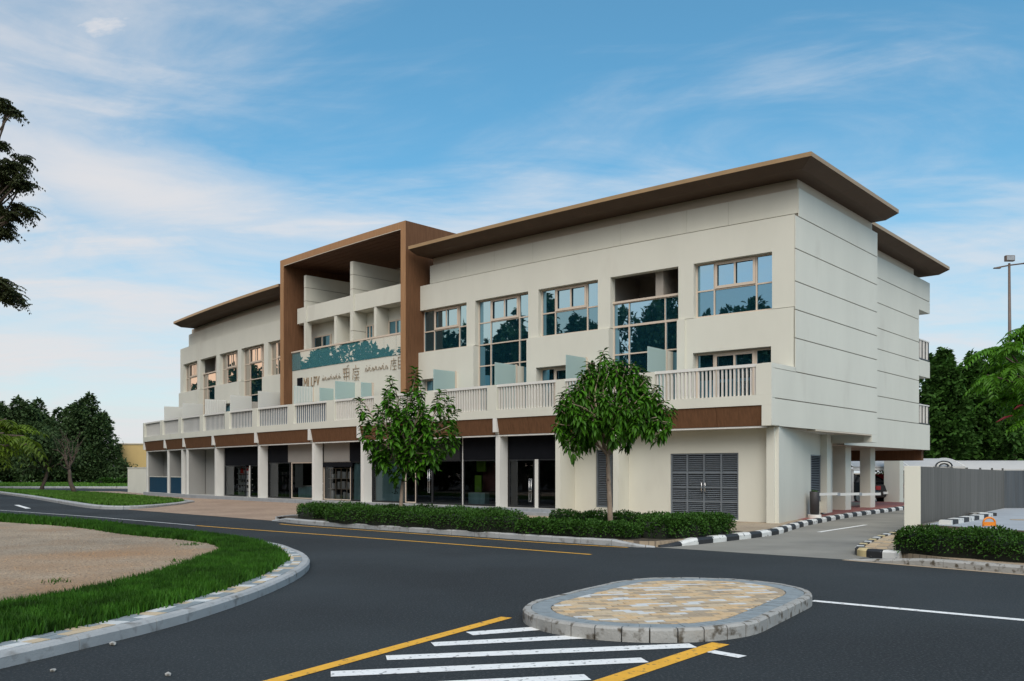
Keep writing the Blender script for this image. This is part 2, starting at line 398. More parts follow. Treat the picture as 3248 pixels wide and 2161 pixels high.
def worldloc(o):
    v = Vector((0, 0, 0))
    while o is not None:
        v += o.location; o = o.parent
    return v
def np_mesh(name, V, F, mats, parent=None, kind=None, smooth=False, mi=None):
    """V (n,3), F (m,k) same corner count"""
    off = worldloc(parent) if parent is not None else Vector((0, 0, 0))
    V = np.asarray(V, dtype=np.float32) - np.array(off, dtype=np.float32)
    F = np.asarray(F, dtype=np.int32)
    me = bpy.data.meshes.new(name)
    me.vertices.add(len(V)); me.vertices.foreach_set('co', V.ravel())
    me.loops.add(F.size); me.loops.foreach_set('vertex_index', F.ravel())
    me.polygons.add(len(F))
    me.polygons.foreach_set('loop_start', np.arange(0, F.size, F.shape[1], dtype=np.int32))
    if not isinstance(mats, (list, tuple)): mats = [mats]
    for q in mats: me.materials.append(q)
    if mi is not None: me.polygons.foreach_set('material_index', np.asarray(mi, dtype=np.int32))
    if smooth: me.polygons.foreach_set('use_smooth', np.ones(len(F), dtype=bool))
    me.update(calc_edges=True)
    o = bpy.data.objects.new(name, me); COL.objects.link(o)
    if parent is not None: o.parent = parent
    if kind: o['kind'] = kind
    return o
def thing(name, label, cat, loc, group=None, kind=None):
    o = bpy.data.objects.new(name, None); COL.objects.link(o)
    o.empty_display_size = 0.2
    o.location = loc
    return tag(o, label, cat, group, kind)
def tag(o, label=None, cat=None, group=None, kind=None):
    if label: o['label'] = label
    if cat: o['category'] = cat
    if group: o['group'] = group
    if kind: o['kind'] = kind
    return o
def spline(pts, step=0.4, closed=False):
    P = [Vector((p[0], p[1])) for p in pts]; n = len(P); out = []
    for i in range(n if closed else n - 1):
        if closed: a, b, c, d = P[(i - 1) % n], P[i], P[(i + 1) % n], P[(i + 2) % n]
        else: a, b, c, d = P[max(i - 1, 0)], P[i], P[i + 1], P[min(i + 2, n - 1)]
        k = max(2, int((c - b).length / step))
        for j in range(k):
            t = j / k
            out.append(0.5 * ((2 * b) + (c - a) * t + (2 * a - 5 * b + 4 * c - d) * t * t + (3 * b - a - 3 * c + d) * t ** 3))
    if not closed: out.append(P[-1])
    return [(p.x, p.y) for p in out]
def resample(pts, step, closed=False):
    P = [np.array(p) for p in pts]
    if closed: P.append(P[0])
    L = [0.0]
    for i in range(1, len(P)): L.append(L[-1] + float(np.linalg.norm(P[i] - P[i - 1])))
    n = max(1, round(L[-1] / step)); out = []; j = 0
    for k in range(n + (0 if closed else 1)):
        t = L[-1] * k / n
        while j < len(L) - 2 and L[j + 1] < t: j += 1
        f = (t - L[j]) / max(1e-9, L[j + 1] - L[j])
        out.append(tuple(P[j] * (1 - f) + P[j + 1] * f))
    return out
def offset(pts, d, closed=False):
    """positive d = to the left of the walking direction"""
    n = len(pts); out = []
    for i in range(n):
        a = pts[(i - 1) % n] if (closed or i > 0) else pts[i]
        b = pts[(i + 1) % n] if (closed or i < n - 1) else pts[i]
        t = np.array(b) - np.array(a); t = t / (np.linalg.norm(t) + 1e-9)
        out.append((pts[i][0] - t[1] * d, pts[i][1] + t[0] * d))
    return out
def slab(name, poly, z0, z1, mats, parent=None, kind=None, ztop=None):
    mb = MB(); n = len(poly)
    tris = tessellate_polygon([[Vector((p[0], p[1], 0)) for p in poly]])
    top = [(p[0], p[1], z1 if ztop is None else ztop(p[0], p[1])) for p in poly]
    area = sum(poly[i][0] * poly[(i + 1) % n][1] - poly[(i + 1) % n][0] * poly[i][1] for i in range(n))
    fs = []
    for a, b, c in tris:
        cr = (poly[b][0] - poly[a][0]) * (poly[c][1] - poly[a][1]) - (poly[b][1] - poly[a][1]) * (poly[c][0] - poly[a][0])
        fs.append((a, b, c) if cr > 0 else (a, c, b))
    mb.add(top, fs)
    if z0 is not None:
        for i in range(n):
            j = (i + 1) % n
            a, b = (poly[i], poly[j]); ta, tb = top[i], top[j]
            if area < 0: a, b, ta, tb = b, a, tb, ta
            mb.quad((a[0], a[1], z0), (b[0], b[1], z0), tb, ta)
    return mb.build(name, mats, parent, kind=kind)
def kerb_blocks(parent, path, width, h, length, mats, closed=False, gap=0.008, z0=-0.02, cham=0.03, name='kerb_stone', ends=None):
    """one object per stone; the road face is on the path, the stone lies to its left"""
    fine = resample(path, length / 4.0, closed)
    n = len(fine); segs = 4
    inner = offset(fine, width, closed)
    ch = offset(fine, cham, closed)
    k = 0; i = 0; out = []
    last = n if closed else n - 1
    while i < last:
        idx = [(i + q) % n if closed else min(i + q, n - 1) for q in range(segs + 1) if closed or i + q <= n - 1]
        if len(idx) >= 2:
            mb = MB(); rows = []
            dz = rnd(-0.004, 0.004)
            for q, a in enumerate(idx):
                f = fine[a]; c = ch[a]; e = inner[a]
                if q == 0 or q == len(idx) - 1:
                    o2 = idx[1] if q == 0 else idx[-2]
                    def nud(P): 
                        v = np.array(P[o2]) - np.array(P[a]); v = v / (np.linalg.norm(v) + 1e-9)
                        return tuple(np.array(P[a]) + v * gap)
                    f, c, e = nud(fine), nud(ch), nud(inner)
                hh = h + dz
                if ends: hh = h * ends(i + q, n) + dz
                rows.append([(f[0], f[1], z0), (f[0], f[1], max(z0 + .005, hh - cham)), (c[0], c[1], hh), (e[0], e[1], hh), (e[0], e[1], z0)])
            for q in range(len(rows) - 1):
                a, b = rows[q], rows[q + 1]
                for j in range(4): mb.quad(a[j], a[j + 1], b[j + 1], b[j])
            mb.add(rows[0], ((0, 1, 2, 3, 4),)); mb.add(rows[-1], ((4, 3, 2, 1, 0),))
            out.append(mb.build(name, mats[k % len(mats)], parent))
        k += 1; i += segs
    return out

# ------------------------------------------------------------------ the building: plan
# The front follows an arc (centre AC, radius RB at the balcony front). s = metres along the front from the right corner,
# d = metres back from the balcony front. The end wall is straight: e along it, n outward.
AC = (101.64, 148.77); RB = 154.75; PH0 = -2.22489236576315
def FP(s, d, z):
    a = PH0 - s / RB; r = RB - d
    return (AC[0] + r * math.cos(a), AC[1] + r * math.sin(a), z)
FP_FRONT = FP
EO = (7.484, 25.961); EE = (0.655, 0.7556); EN = (0.7556, -0.655)
def EP(e, n, z): return (EO[0] + EE[0] * e + EN[0] * n, EO[1] + EE[1] * e + EN[1] * n, z)
DW = 1.664                                   # upper wall front
ZF, Z1, Z2 = 0.35, 3.86, 6.65                # arcade floor, terrace floor, second floor line

def ssteps(a, b, mx=1.2):
    k = max(1, int(math.ceil((b - a) / mx - 1e-6)))
    return [a + (b - a) * i / k for i in range(k + 1)]
def fbox(mb, s0, s1, d0, d1, z0, z1, mi=0, d0t=None):
    """solid following the front; d0t = front depth at the top when the face leans"""
    S = ssteps(s0, s1); dt = d0 if d0t is None else d0t
    o = len(mb.v)
    for s in S: mb.v += [FP(s, d0, z0), FP(s, d1, z0), FP(s, d1, z1), FP(s, dt, z1)]
    for i in range(len(S) - 1):
        a = o + i * 4; b = a + 4
        for j in range(4):
            k = (j + 1) % 4
            mb.f.append((a + j, a + k, b + k, b + j)); mb.m.append(mi)
    mb.f.append((o, o + 3, o + 2, o + 1)); mb.m.append(mi)
    e = o + (len(S) - 1) * 4
    mb.f.append((e, e + 1, e + 2, e + 3)); mb.m.append(mi)
def ebox(mb, e0, e1, n0, n1, z0, z1, mi=0):
    p = [EP(e, n, z) for z in (z0, z1) for e, n in ((e0, n0), (e1, n0), (e1, n1), (e0, n1))]
    mb.hexa(p, mi)
def fgrid(mb, sb, zb, filled, d0, d1, mi=0):
    """wall on the arc with holes: sb/zb = break lines, filled(si, zi) -> bool"""
    S = []; own = []
    for i in range(len(sb) - 1):
        q = ssteps(sb[i], sb[i + 1])
        for j in range(len(q) - 1): S.append((q[j], q[j + 1])); own.append(i)
    nz = len(zb) - 1
    def fl(a, b): return 0 <= a < len(S) and 0 <= b < nz and filled(own[a], b)
    for a, (s0, s1) in enumerate(S):
        for b in range(nz):
            if not fl(a, b): continue
            z0, z1 = zb[b], zb[b + 1]
            p = lambda s, d, z: FP(s, d, z)
            mb.quad(p(s1, d0, z0), p(s0, d0, z0), p(s0, d0, z1), p(s1, d0, z1), mi)
            mb.quad(p(s0, d1, z0), p(s1, d1, z0), p(s1, d1, z1), p(s0, d1, z1), mi)
            if not fl(a - 1, b): mb.quad(p(s0, d0, z0), p(s0, d1, z0), p(s0, d1, z1), p(s0, d0, z1), mi)
            if not fl(a + 1, b): mb.quad(p(s1, d1, z0), p(s1, d0, z0), p(s1, d0, z1), p(s1, d1, z1), mi)
            if not fl(a, b - 1): mb.quad(p(s0, d0, z0), p(s1, d0, z0), p(s1, d1, z0), p(s0, d1, z0), mi)
            if not fl(a, b + 1): mb.quad(p(s0, d1, z1), p(s1, d1, z1), p(s1, d0, z1), p(s0, d0, z1), mi)

BLD = thing('shop_building', 'long curved three-storey off-white building with brown portal over a row of shops', 'building', FP(21.4, 4.0, 0.14))
def part(mb, name, mats, parent=BLD, **kw): return mb.build(name, mats, parent, **kw)

# bays with openings: (s0, s1, kind)
RIGHT = [(0.64, 3.32, 'grid'), (3.88, 6.57, 'balcony'), (7.10, 9.82, 'grid'), (10.32, 13.12, 'tall'), (13.61, 16.44, 'grid')]
LEFT = [(26.55, 29.36, 'grid'), (29.85, 32.67, 'tall'), (33.14, 35.76, 'grid'), (36.25, 38.92, 'balcony'), (39.45, 42.15, 'grid')]
S_END = 42.76
ZH, ZG0, ZG1, ZB, ZS = 8.41, 9.44, 9.535, 10.28, 10.63
# --- second-floor wall with window openings
def upper_wall(bays, s0, s1):
    sb = sorted({s0, s1, *[b[0] for b in bays], *[b[1] for b in bays]})
    def hole(i): return any(abs(sb[i] - b[0]) < 1e-6 for b in bays)
    mb = MB()
    fgrid(mb, sb, [Z2, ZH, ZG0], lambda i, z: not (z == 0 and hole(i)), DW, DW + 0.30)
    part(mb, 'wall', M['wall'])
upper_wall(RIGHT, -0.07, 16.44)
upper_wall(LEFT, 26.55, S_END)
# --- first-floor wall (stands a little proud), doors and tall openings
def lower_wall(s0, s1, openings, proud):
    sb = sorted({s0, s1, *[o[0] for o in openings], *[o[1] for o in openings]})
    def top(i):
        for o in openings:
            if abs(sb[i] - o[0]) < 1e-6: return o[2]
        return None
    mb = MB()
    fgrid(mb, sb, [Z1, 5.50, Z2 - 0.022], lambda i, z: not (top(i) == 'full' or (top(i) == 'door' and z == 0)), DW - proud, DW + 0.30)
    part(mb, 'wall', M['wall'])
lower_wall(-0.05, 3.60, [(0.66, 3.33, 'door')], 0.03)
lower_wall(3.60, 3.88, [], 0.10)
lower_wall(6.57, 10.32, [(7.15, 9.86, 'door')], 0.10)
lower_wall(13.12, 16.44, [(14.9, 16.3, 'door')], 0.10)
lower_wall(26.55, 29.85, [(27.0, 29.2, 'door')], 0.10)
lower_wall(32.67, 36.25, [(33.3, 35.6, 'door')], 0.10)
lower_wall(38.92, S_END, [(39.6, 42.0, 'door')], 0.10)
def front_at(d, n):
    """arc position s where a point at depth d lies n outside the end wall"""
    lo, hi = -4.0, 4.0
    for _ in range(50):
        m = (lo + hi) / 2; p = FP(m, d, 0); q = (p[0] - EO[0]) * EN[0] + (p[1] - EO[1]) * EN[1]
        if q > n: lo = m
        else: hi = m
    return lo
# --- parapet band (set back), made of panels with fine joints, and the recessed strip under the roof
def band(s0, s1, joints, corner=False):
    c = (lambda d, n: front_at(d, n)) if corner else (lambda d, n: s0)
    mb = MB(); fbox(mb, c(DW + .29, -.03), s1, DW + 0.29, DW + 0.55, ZG0 + 0.002, ZB - 0.003); part(mb, 'parapet_core', M['groove'])
    q = [c(DW + .25, -.001) - (.006 if corner else 0)] + joints + [s1]
    for a, b in zip(q, q[1:]):
        mb = MB(); fbox(mb, a + 0.003, b - 0.003, DW + 0.25, DW + 0.287, ZG1, ZB); part(mb, 'parapet_panel', M['wall'])
    mb = MB(); fbox(mb, c(DW + .44, -.13), s1, DW + 0.44, DW + 0.8, ZB + 0.001, ZS); part(mb, 'roof_band', M['wall_warm'])
band(-0.25, 16.1, [2.2, 3.7, 6.3, 10.3, 12.3, 13.9, 14.9], True)
band(26.6, S_END - 0.9, [29.5, 33.4, 37.6])
mb = MB()
for a, b in ((0.1, 16.2), (26.6, S_END - 0.5)): fbox(mb, a, b, DW + 0.02, DW + 0.29, ZG0 - 0.012, ZG0 + 0.004)
part(mb, 'ledge', M['wall'])

# --- roof: thin bronze edge, sloping soffit, flat soffit
def eave_profile(mb, pts_fn, S):
    """pts_fn(s) -> ring of points; sweep along S"""
    rows = [pts_fn(s) for s in S]; k = len(rows[0])
    return rows, k
def sweep(rows, mats_of_side, names, parent=BLD):
    mbs = {}
    k = len(rows[0])
    for i in range(len(rows) - 1):
        for j in range(k):
            n = mats_of_side[j]
            mbs.setdefault(n, MB()).quad(rows[i][j], rows[i][(j + 1) % k], rows[i + 1][(j + 1) % k], rows[i + 1][j])
    for r in (rows[0], rows[-1]):
        mbs['soffit'].add(r, (tuple(range(k)),))
    for n, m in mbs.items(): part(m, names[n][0], names[n][1], parent)
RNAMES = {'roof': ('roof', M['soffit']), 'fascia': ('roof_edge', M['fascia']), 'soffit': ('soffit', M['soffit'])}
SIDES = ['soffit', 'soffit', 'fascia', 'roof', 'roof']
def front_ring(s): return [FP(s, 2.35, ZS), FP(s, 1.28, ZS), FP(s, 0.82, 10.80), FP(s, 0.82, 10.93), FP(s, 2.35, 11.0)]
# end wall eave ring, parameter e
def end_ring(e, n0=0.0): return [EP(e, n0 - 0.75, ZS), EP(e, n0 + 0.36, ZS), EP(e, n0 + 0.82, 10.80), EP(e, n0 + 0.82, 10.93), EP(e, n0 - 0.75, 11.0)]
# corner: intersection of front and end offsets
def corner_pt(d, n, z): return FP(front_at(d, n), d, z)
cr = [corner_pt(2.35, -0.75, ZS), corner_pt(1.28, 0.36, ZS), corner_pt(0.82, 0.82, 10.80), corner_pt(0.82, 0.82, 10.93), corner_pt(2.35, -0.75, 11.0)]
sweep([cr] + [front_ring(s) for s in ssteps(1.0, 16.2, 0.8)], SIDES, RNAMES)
sweep([front_ring(s) for s in ssteps(26.6, 41.35, 0.8)], SIDES, RNAMES)
sweep([cr, end_ring(3.4), end_ring(8.55)], SIDES, RNAMES)
sweep([end_ring(8.62, -1.2), end_ring(13.0, -1.2), end_ring(19.3, -1.2)], SIDES, RNAMES)
# soffit panel joints (thin dark reveals, proud by 3 mm)
mb = MB()
for s in (2.5, 4.9, 7.3, 9.7, 12.1, 14.5, 29, 31.4, 33.8, 36.2, 38.6):
    q = [FP(s, 1.27, ZS - 0.003), FP(s + 0.02, 1.27, ZS - 0.003), FP(s + 0.02, 0.83, 10.797), FP(s, 0.83, 10.797)]
    mb.quad(*q)
for e in (3.0, 4.6, 6.2, 7.6): mb.quad(EP(e, 0.37, ZS - 0.003), EP(e + .02, 0.37, ZS - 0.003), EP(e + .02, 0.81, 10.795), EP(e, 0.81, 10.795))
for e in (10, 11.4, 12.8, 14.2, 15.6, 17, 18.3): mb.quad(EP(e, -0.83, ZS - 0.003), EP(e + .02, -0.83, ZS - 0.003), EP(e + .02, -0.39, 10.795), EP(e, -0.39, 10.795))
part(mb, 'soffit_joint', M['brown_dark'])

# --- end wall: body, panels with recessed joints
def end_core(e0, e1, n, z0, z1, t=0.30, mat='groove'):
    mb = MB(); ebox(mb, e0, e1, n - t, n - 0.022, z0, z1); part(mb, 'end_wall_core', M[mat])
ZE = [2.98, 3.785, 4.665, 5.69, 6.555, 7.41, 8.40, 9.41, 10.28]
ECORN = {False: 1.664, True: 1.664}
end_core(1.70, 8.76, 0.0, 2.99, 9.43)
end_core(1.96, 8.76, 0.0, 9.431, 10.27)
end_core(0.03, 1.72, 0.0, 2.99, 4.70)
for i in range(8):
    z0, z1 = ZE[i] + (0.016 if i else 0), ZE[i + 1] - (0.016 if i < 7 else 0)
    e0 = 0.0 if i < 2 else 1.655
    if i == 7: e0 = 1.655 + 0.25
    if i == 1: z1 = 4.665 - 0.016
    mb = MB(); ebox(mb, e0, 8.78, -0.022, 0.0, z0, z1); part(mb, 'wall_panel', M['wall'])
mb = MB(); ebox(mb, 0.0, 1.70, -0.30, 0.0, 4.665, 4.80); part(mb, 'parapet_cap', M['wall'])
mb = MB(); ebox(mb, 2.12, 8.6, -0.6, -0.13, ZB + 0.001, ZS); part(mb, 'roof_band', M['wall_warm'])
mb = MB(); ebox(mb, 8.45, 8.78, -1.9, -0.301, 2.70, 10.27); part(mb, 'wall', M['wall'])
mb = MB(); ebox(mb, 8.2, 8.78, -0.30, 0.0, 2.70, 2.977); part(mb, 'beam', M['wall'])
mb = MB(); ebox(mb, 3.2, 8.2, -0.30, -0.002, 2.93, 2.977); part(mb, 'beam', M['wall_warm'])
# second block, set back
end_core(8.80, 17.6, -1.2, 2.65, 10.27)
end_core(17.55, 19.15, -1.2, 8.90, 10.27)
ZE2 = [2.64, 3.79, 4.68, 5.70, 6.57, 7.41, 8.42, 9.42, 10.28]
for i in range(8):
    z0, z1 = ZE2[i] + (0.016 if i else 0), ZE2[i + 1] - (0.016 if i < 7 else 0)
    e1 = 19.2 if i in (0, 7) else 17.62
    mb = MB(); ebox(mb, 8.79, e1, -1.222, -1.2, z0, z1); part(mb, 'wall_panel', M['wall'])
mb = MB(); ebox(mb, 17.62, 19.2, -1.222, -1.2, 8.88, 9.40); part(mb, 'wall_panel', M['wall'])
mb = MB(); ebox(mb, 8.9, 17.3, -1.8, -1.33, ZB + 0.001, ZS); part(mb, 'roof_band', M['wall_warm'])
mb = MB(); ebox(mb, 17.63, 19.2, -4.0, -1.225, 8.88, 10.27); part(mb, 'parapet', M['wall'])
mb = MB(); ebox(mb, 17.63, 19.2, -4.0, -1.2, 5.93, 6.66); part(mb, 'balcony_slab', M['wall'])
mb = MB(); ebox(mb, 17.63, 19.2, -4.0, -1.225, 2.64, 3.77); part(mb, 'balcony_slab', M['wall'])
def end_rail(z0, z1):
    rl = MB(); ebox(rl, 17.63, 19.18, -1.27, -1.21, z1 - 0.05, z1)
    r = part(rl, 'balcony_railing', M['baluster'])
    b = MB(); ebox(b, 17.63, 19.18, -1.27, -1.21, z0, z0 + 0.04); part(b, 'bottom_rail', M['frame_dark'], r)
    for k in range(10):
        b = MB(); e = 17.72 + k * 0.155; ebox(b, e, e + 0.035, -1.26, -1.225, z0 + 0.04, z1 - 0.05); part(b, 'baluster', M['baluster'] if k % 3 else M['frame_dark'], r)
end_rail(6.70, 7.60); end_rail(3.80, 4.68)

# --- body behind: floors, back wall, so that nothing is hollow
mb = MB()
fbox(mb, 0.1, S_END - 0.1, 2.4, 7.0, Z2 - 0.25, Z2 - 0.02)
part(mb, 'floor_slab', M['room'])
mb = MB(); fbox(mb, 0.6, S_END - 0.1, 6.6, 7.0, 0.2, 10.6); part(mb, 'back_wall', M['wall'])
mb = MB(); fbox(mb, S_END - 0.3, S_END, DW + 0.31, 6.59, Z1, ZG0); part(mb, 'wall', M['wall'])
for a, b in ((0.6, 16.4), (26.6, S_END - 1.3)):
    mb = MB(); fbox(mb, a, b, DW + 0.81, 6.59, 10.4, 10.6); part(mb, 'roof_slab', M['room'])
mb = MB(); fbox(mb, S_END - 1.2, S_END - 0.9, DW + 0.56, 6.59, ZG0, 10.39); part(mb, 'wall', M['wall'])

# ------------------------------------------------------------------ windows
def fquad(mb, s0, s1, d, z0, z1, mi=0): mb.quad(FP(s1, d, z0), FP(s0, d, z0), FP(s0, d, z1), FP(s1, d, z1), mi)
def window(s0, s1, zs, cols, d, glass, sash=None, deep=None, frame='frame', name='window', fw=0.045):
    """bars on a grid: zs rising row lines, cols fractions from the LEFT (large s); each pane is a sub-part"""
    cs = [s1 - (s1 - s0) * c for c in cols]
    mb = MB()
    for c in cs:
        a = min(max(c - fw / 2, s0), s1 - fw)
        fbox(mb, a, a + fw, d, d + 0.07, zs[0], zs[-1])
    for i, z in enumerate(zs):
        a = min(max(z - fw / 2, zs[0]), zs[-1] - fw)
        fbox(mb, s0 + 0.002, s1 - 0.002, d + 0.003, d + 0.066, a, a + fw)
    if sash:
        a, b, z0, z1 = sash; w = 0.085
        b0, b1 = s1 - (s1 - s0) * b, s1 - (s1 - s0) * a
        for p, q, u, v in ((b0, b0 + w, z0, z1), (b1 - w, b1, z0, z1), (b0 + w, b1 - w, z0, z0 + w), (b0 + w, b1 - w, z1 - w, z1), ((b0 + b1) / 2 - .03, (b0 + b1) / 2 + .03, z0 + w, z1 - w)):
            fbox(mb, p, q, d - 0.03, d - 0.002, u, v)
    win = part(mb, name, M[frame])
    for i in range(len(cs) - 1):
        for j in range(len(zs) - 1):
            g = glass
            if deep is not None and j < deep: g = 'mirror_deep' if glass == 'mirror' else glass  # darker lower panes: the trees they reflect are put into the tint
            m2 = MB(); fquad(m2, cs[i + 1] + fw / 2, cs[i] - fw / 2, d + 0.035 + rnd(0, 0.006), zs[j] + fw / 2, zs[j + 1] - fw / 2)
            part(m2, 'pane', M[g], win)
    return win
DG = DW + 0.20
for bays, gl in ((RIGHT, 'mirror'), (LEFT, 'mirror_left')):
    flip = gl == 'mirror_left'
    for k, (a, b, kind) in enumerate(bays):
        cols = [0, .24, .78, 1]
        if kind == 'grid':
            window(a, b, [Z2 + .01, 7.52, ZH], cols, DG, gl, sash=(.25, .77, 7.54, ZH - .03), deep=1)
        elif kind == 'tall':
            window(a, b, [3.88, 4.98, 5.82, 6.66, 7.52, ZH], cols, DG, gl, sash=(.25, .77, 7.54, ZH - .03), deep=3)
        else:
            window(a, b, [3.88, 4.98, 5.72, 6.70], cols, DG, gl, deep=2)
            # glass balustrade above, rail, and the small loggia behind it
            window(a, b, [6.70, 7.50], [0, .24, .77, 1], DG, gl, name='balustrade', fw=0.03)
            r = MB(); fbox(r, a, b, DG - 0.04, DG + 0.09, 7.50, 7.57); part(r, 'hand_rail', M['frame'])
            lg = MB(); fbox(lg, a - 0.3, b + 0.3, DW + 2.2, DW + 2.3, Z2, ZH + .3)
            fbox(lg, a - 0.3, a - 0.2, DW + .31, DW + 2.2, Z2, ZH + .3); fbox(lg, b + 0.2, b + 0.3, DW + .31, DW + 2.2, Z2, ZH + .3)
            fbox(lg, a - 0.3, b + 0.3, DW + .31, DW + 2.3, ZH + .3, ZH + .4)
            fbox(lg, a + 0.75, a + 1.05, DW + .32, DW + 2.19, Z2 + 0.002, ZH + .298)
            part(lg, 'loggia', M['room'])
            dr = MB(); fbox(dr, b - 1.55, b - 0.75, DW + 2.14, DW + 2.195, Z2, 8.15); l = part(dr, 'door', M['frame'])
            dr = MB(); fquad(dr, b - 1.47, b - .83, DW + 2.13, Z2 + .1, 8.07); part(dr, 'pane', M['black'], l)
            dr = MB(); fbox(dr, a + 0.0, a + 0.5, DW + 2.14, DW + 2.195, Z2, 8.15); l = part(dr, 'door', M['frame'])
            dr = MB(); fquad(dr, a + .06, a + .44, DW + 2.13, Z2 + .1, 8.07); part(dr, 'pane', M['black'], l)
for a, b in ((0.66, 3.33), (7.15, 9.86)):
    window(a, b, [3.88, 5.49], [0, .24, .51, .78, 1], DG, 'mirror_deep', sash=(.25, .77, 3.9, 5.44), name='terrace_door', fw=.06)
window(14.9, 16.3, [3.88, 5.49], [0, .5, 1], DG, 'mirror_deep', name='terrace_door', frame='frame')
for a, b in ((27.0, 29.2), (33.3, 35.6), (39.6, 42.0)):
    window(a, b, [3.88, 5.49], [0, .5, 1], DG, 'mirror_deep', name='terrace_door', frame='frame')
# dark rooms right behind the glass keep the building from being see-through
# ------------------------------------------------------------------ portal
PD = 0.86; PL, PR_ = 26.5, 16.43; PT = 12.05
mb = MB(); fbox(mb, PR_, PR_ + 0.32, PD, PD + 0.012, 3.9, PT); pf = part(mb, 'portal_frame', M['brown_lit'])
mb = MB(); fbox(mb, PL - 0.34, PL, PD, PD + 0.012, 3.9, PT); part(mb, 'front_board', M['brown_lit'], pf)
mb = MB()
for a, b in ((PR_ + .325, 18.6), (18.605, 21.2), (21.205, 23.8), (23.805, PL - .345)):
    mb = MB(); fbox(mb, a, b, PD, PD + 0.012, 11.755, PT); part(mb, 'front_board', M['brown_lit'], pf)
mb = MB(); fbox(mb, PR_ + .03, PL - .03, PD + 0.002, PD + 0.010, 11.725, 11.753); part(mb, 'trim_strip', M['wall_warm'], pf)
mb = MB(); fbox(mb, PR_, PR_ + 0.32, PD + 0.013, 6.0, 3.9, PT); part(mb, 'side_leg', M['brown'], pf)
mb = MB(); fbox(mb, PL - 0.34, PL, PD + 0.013, 6.0, 3.9, PT); part(mb, 'side_leg', M['brown'], pf)
mb = MB(); fbox(mb, PR_ + .321, PL - .341, PD + 0.013, 6.0, 11.80, PT - 0.004); part(mb, 'top_beam', M['brown'], pf)
for k in range(26):                                             # soffit boards
    d0 = PD + 0.03 + k * 0.19
    if d0 > 5.8: break
    mb = MB(); fbox(mb, PR_ + .325, PL - .345, d0, d0 + 0.178, 11.765 + (k % 2) * .006, 11.797); part(mb, 'soffit_board', M['brown_dark'], pf)
# inside the portal
DI = 1.50                                                        # front of the white slabs
mb = MB(); fbox(mb, PR_ + .33, PL - .35, DI - .16, DI + 0.35, Z1, 6.62); part(mb, 'wall', M['wall'])    # sign wall
mb = MB(); fbox(mb, PR_ + .33, PL - .35, DI + .36, 2.19, 6.40, 6.62); part(mb, 'floor_slab', M['room'])
mb = MB(); fbox(mb, PR_ + .33, PL - .35, 2.20, 2.4, 6.63, 8.92); part(mb, 'wall', M['wall'])              # recessed wall of the loggias
mb = MB(); fbox(mb, PR_ + .33, PL - .35, 5.2, 5.4, 8.9, 11.7); part(mb, 'wall', M['wall_warm'])
for a, b in ((PR_ + .33, 20.94), (21.19, 25.01), (25.21, 25.95)):
    mb = MB(); fbox(mb, a, b, DI, DI + .22, 8.93, 9.68); part(mb, 'parapet', M['wall'])
mb = MB(); fbox(mb, PR_ + .33, PL - .35, DI + .23, 5.1, 8.93, 9.05); part(mb, 'floor_slab', M['wall'])
def fin(s0, s1, d0, d1, z0, z1, joints):
    q = [z0] + joints + [z1]
    core = MB(); fbox(core, s0 + .02, s1 - .02, d0 + .02, d1 - .02, z0 + .01, z1 - .01); f = part(core, 'fin_wall', M['groove'])
    for a, b in zip(q, q[1:]):
        m2 = MB(); fbox(m2, s0, s1, d0, d1, a + (.012 if a > z0 else 0), b - (.012 if b < z1 else 0)); part(m2, 'wall_panel', M['wall'], f)
fin(20.95, 21.18, DI - 0.06, 5.0, 8.925, 11.20, [9.95, 10.6]); fin(20.95, 21.18, DI - 0.06, 2.19, 6.63, 8.92, [7.30, 8.05])
fin(25.02, 25.20, DI - 0.06, 5.0, 8.925, 11.20, [9.95, 10.6]); fin(25.02, 25.20, DI - 0.06, 1.75, 6.63, 8.92, [])
fin(19.28, 19.46, DI + .02, 2.19, 6.63, 8.92, [])
fin(22.42, 22.62, DI + .02, 2.19, 6.63, 8.92, [])
def loggia_door(a, b, zt):
    window(a, b, [6.64, zt], [0, .5, 1], 2.12, 'mirror_deep', name='loggia_door', fw=.06)
loggia_door(18.1, 19.2, 8.36); loggia_door(20.35, 20.9, 8.34); loggia_door(23.9, 25.45, 8.30); loggia_door(21.25, 21.9, 8.34)
# glass balustrade of the portal balcony
r = MB(); fbox(r, PR_ + .33, PL - .3, DI - 0.22, DI - .12, 7.49, 7.56); gb = part(r, 'glass_balustrade', M['frame'])
q = ssteps(PR_ + .34, PL - .36, 0.93)
for i, (a, b) in enumerate(zip(q, q[1:])):
    m2 = MB(); fbox(m2, a + .006, b - .006, DI - .18, DI - .168, 6.625, 7.49); part(m2, 'glass_panel', M['balu_glass'], gb)

# ------------------------------------------------------------------ terrace: slab, parapet, posts, railings, brown soffit, brackets
POSTS = [(0.0, 0.47), (3.83, 4.20), (7.33, 7.70), (10.43, 10.88), (13.75, 14.2), (17.0, 17.45), (20.31, 20.91), (23.68, 24.22), (27.24, 27.75), (30.44, 30.99), (33.87, 34.37), (37.33, 37.79), (40.79, 41.32), (44.85, 45.2)]
mb = MB(); fbox(mb, 0.0, 45.2, 0.0, 0.28, 3.58, Z1 + 0.02); part(mb, 'parapet_base', M['wall'])
mb = MB(); fbox(mb, 0.31, 45.0, 0.281, 6.5, 3.60, Z1 - 0.01); part(mb, 'terrace_slab', M['terrace'])
mb = MB(); fbox(mb, 44.95, 45.2, 0.29, 6.5, 3.58, 4.5); part(mb, 'parapet_wall', M['wall'])
bal_mesh = {}; nbal = 0
for i, (a, b) in enumerate(POSTS):
    mb = MB(); fbox(mb, a, b, 0.0, 0.28, Z1 + 0.021, 4.79); part(mb, 'parapet_post', M['wall'])
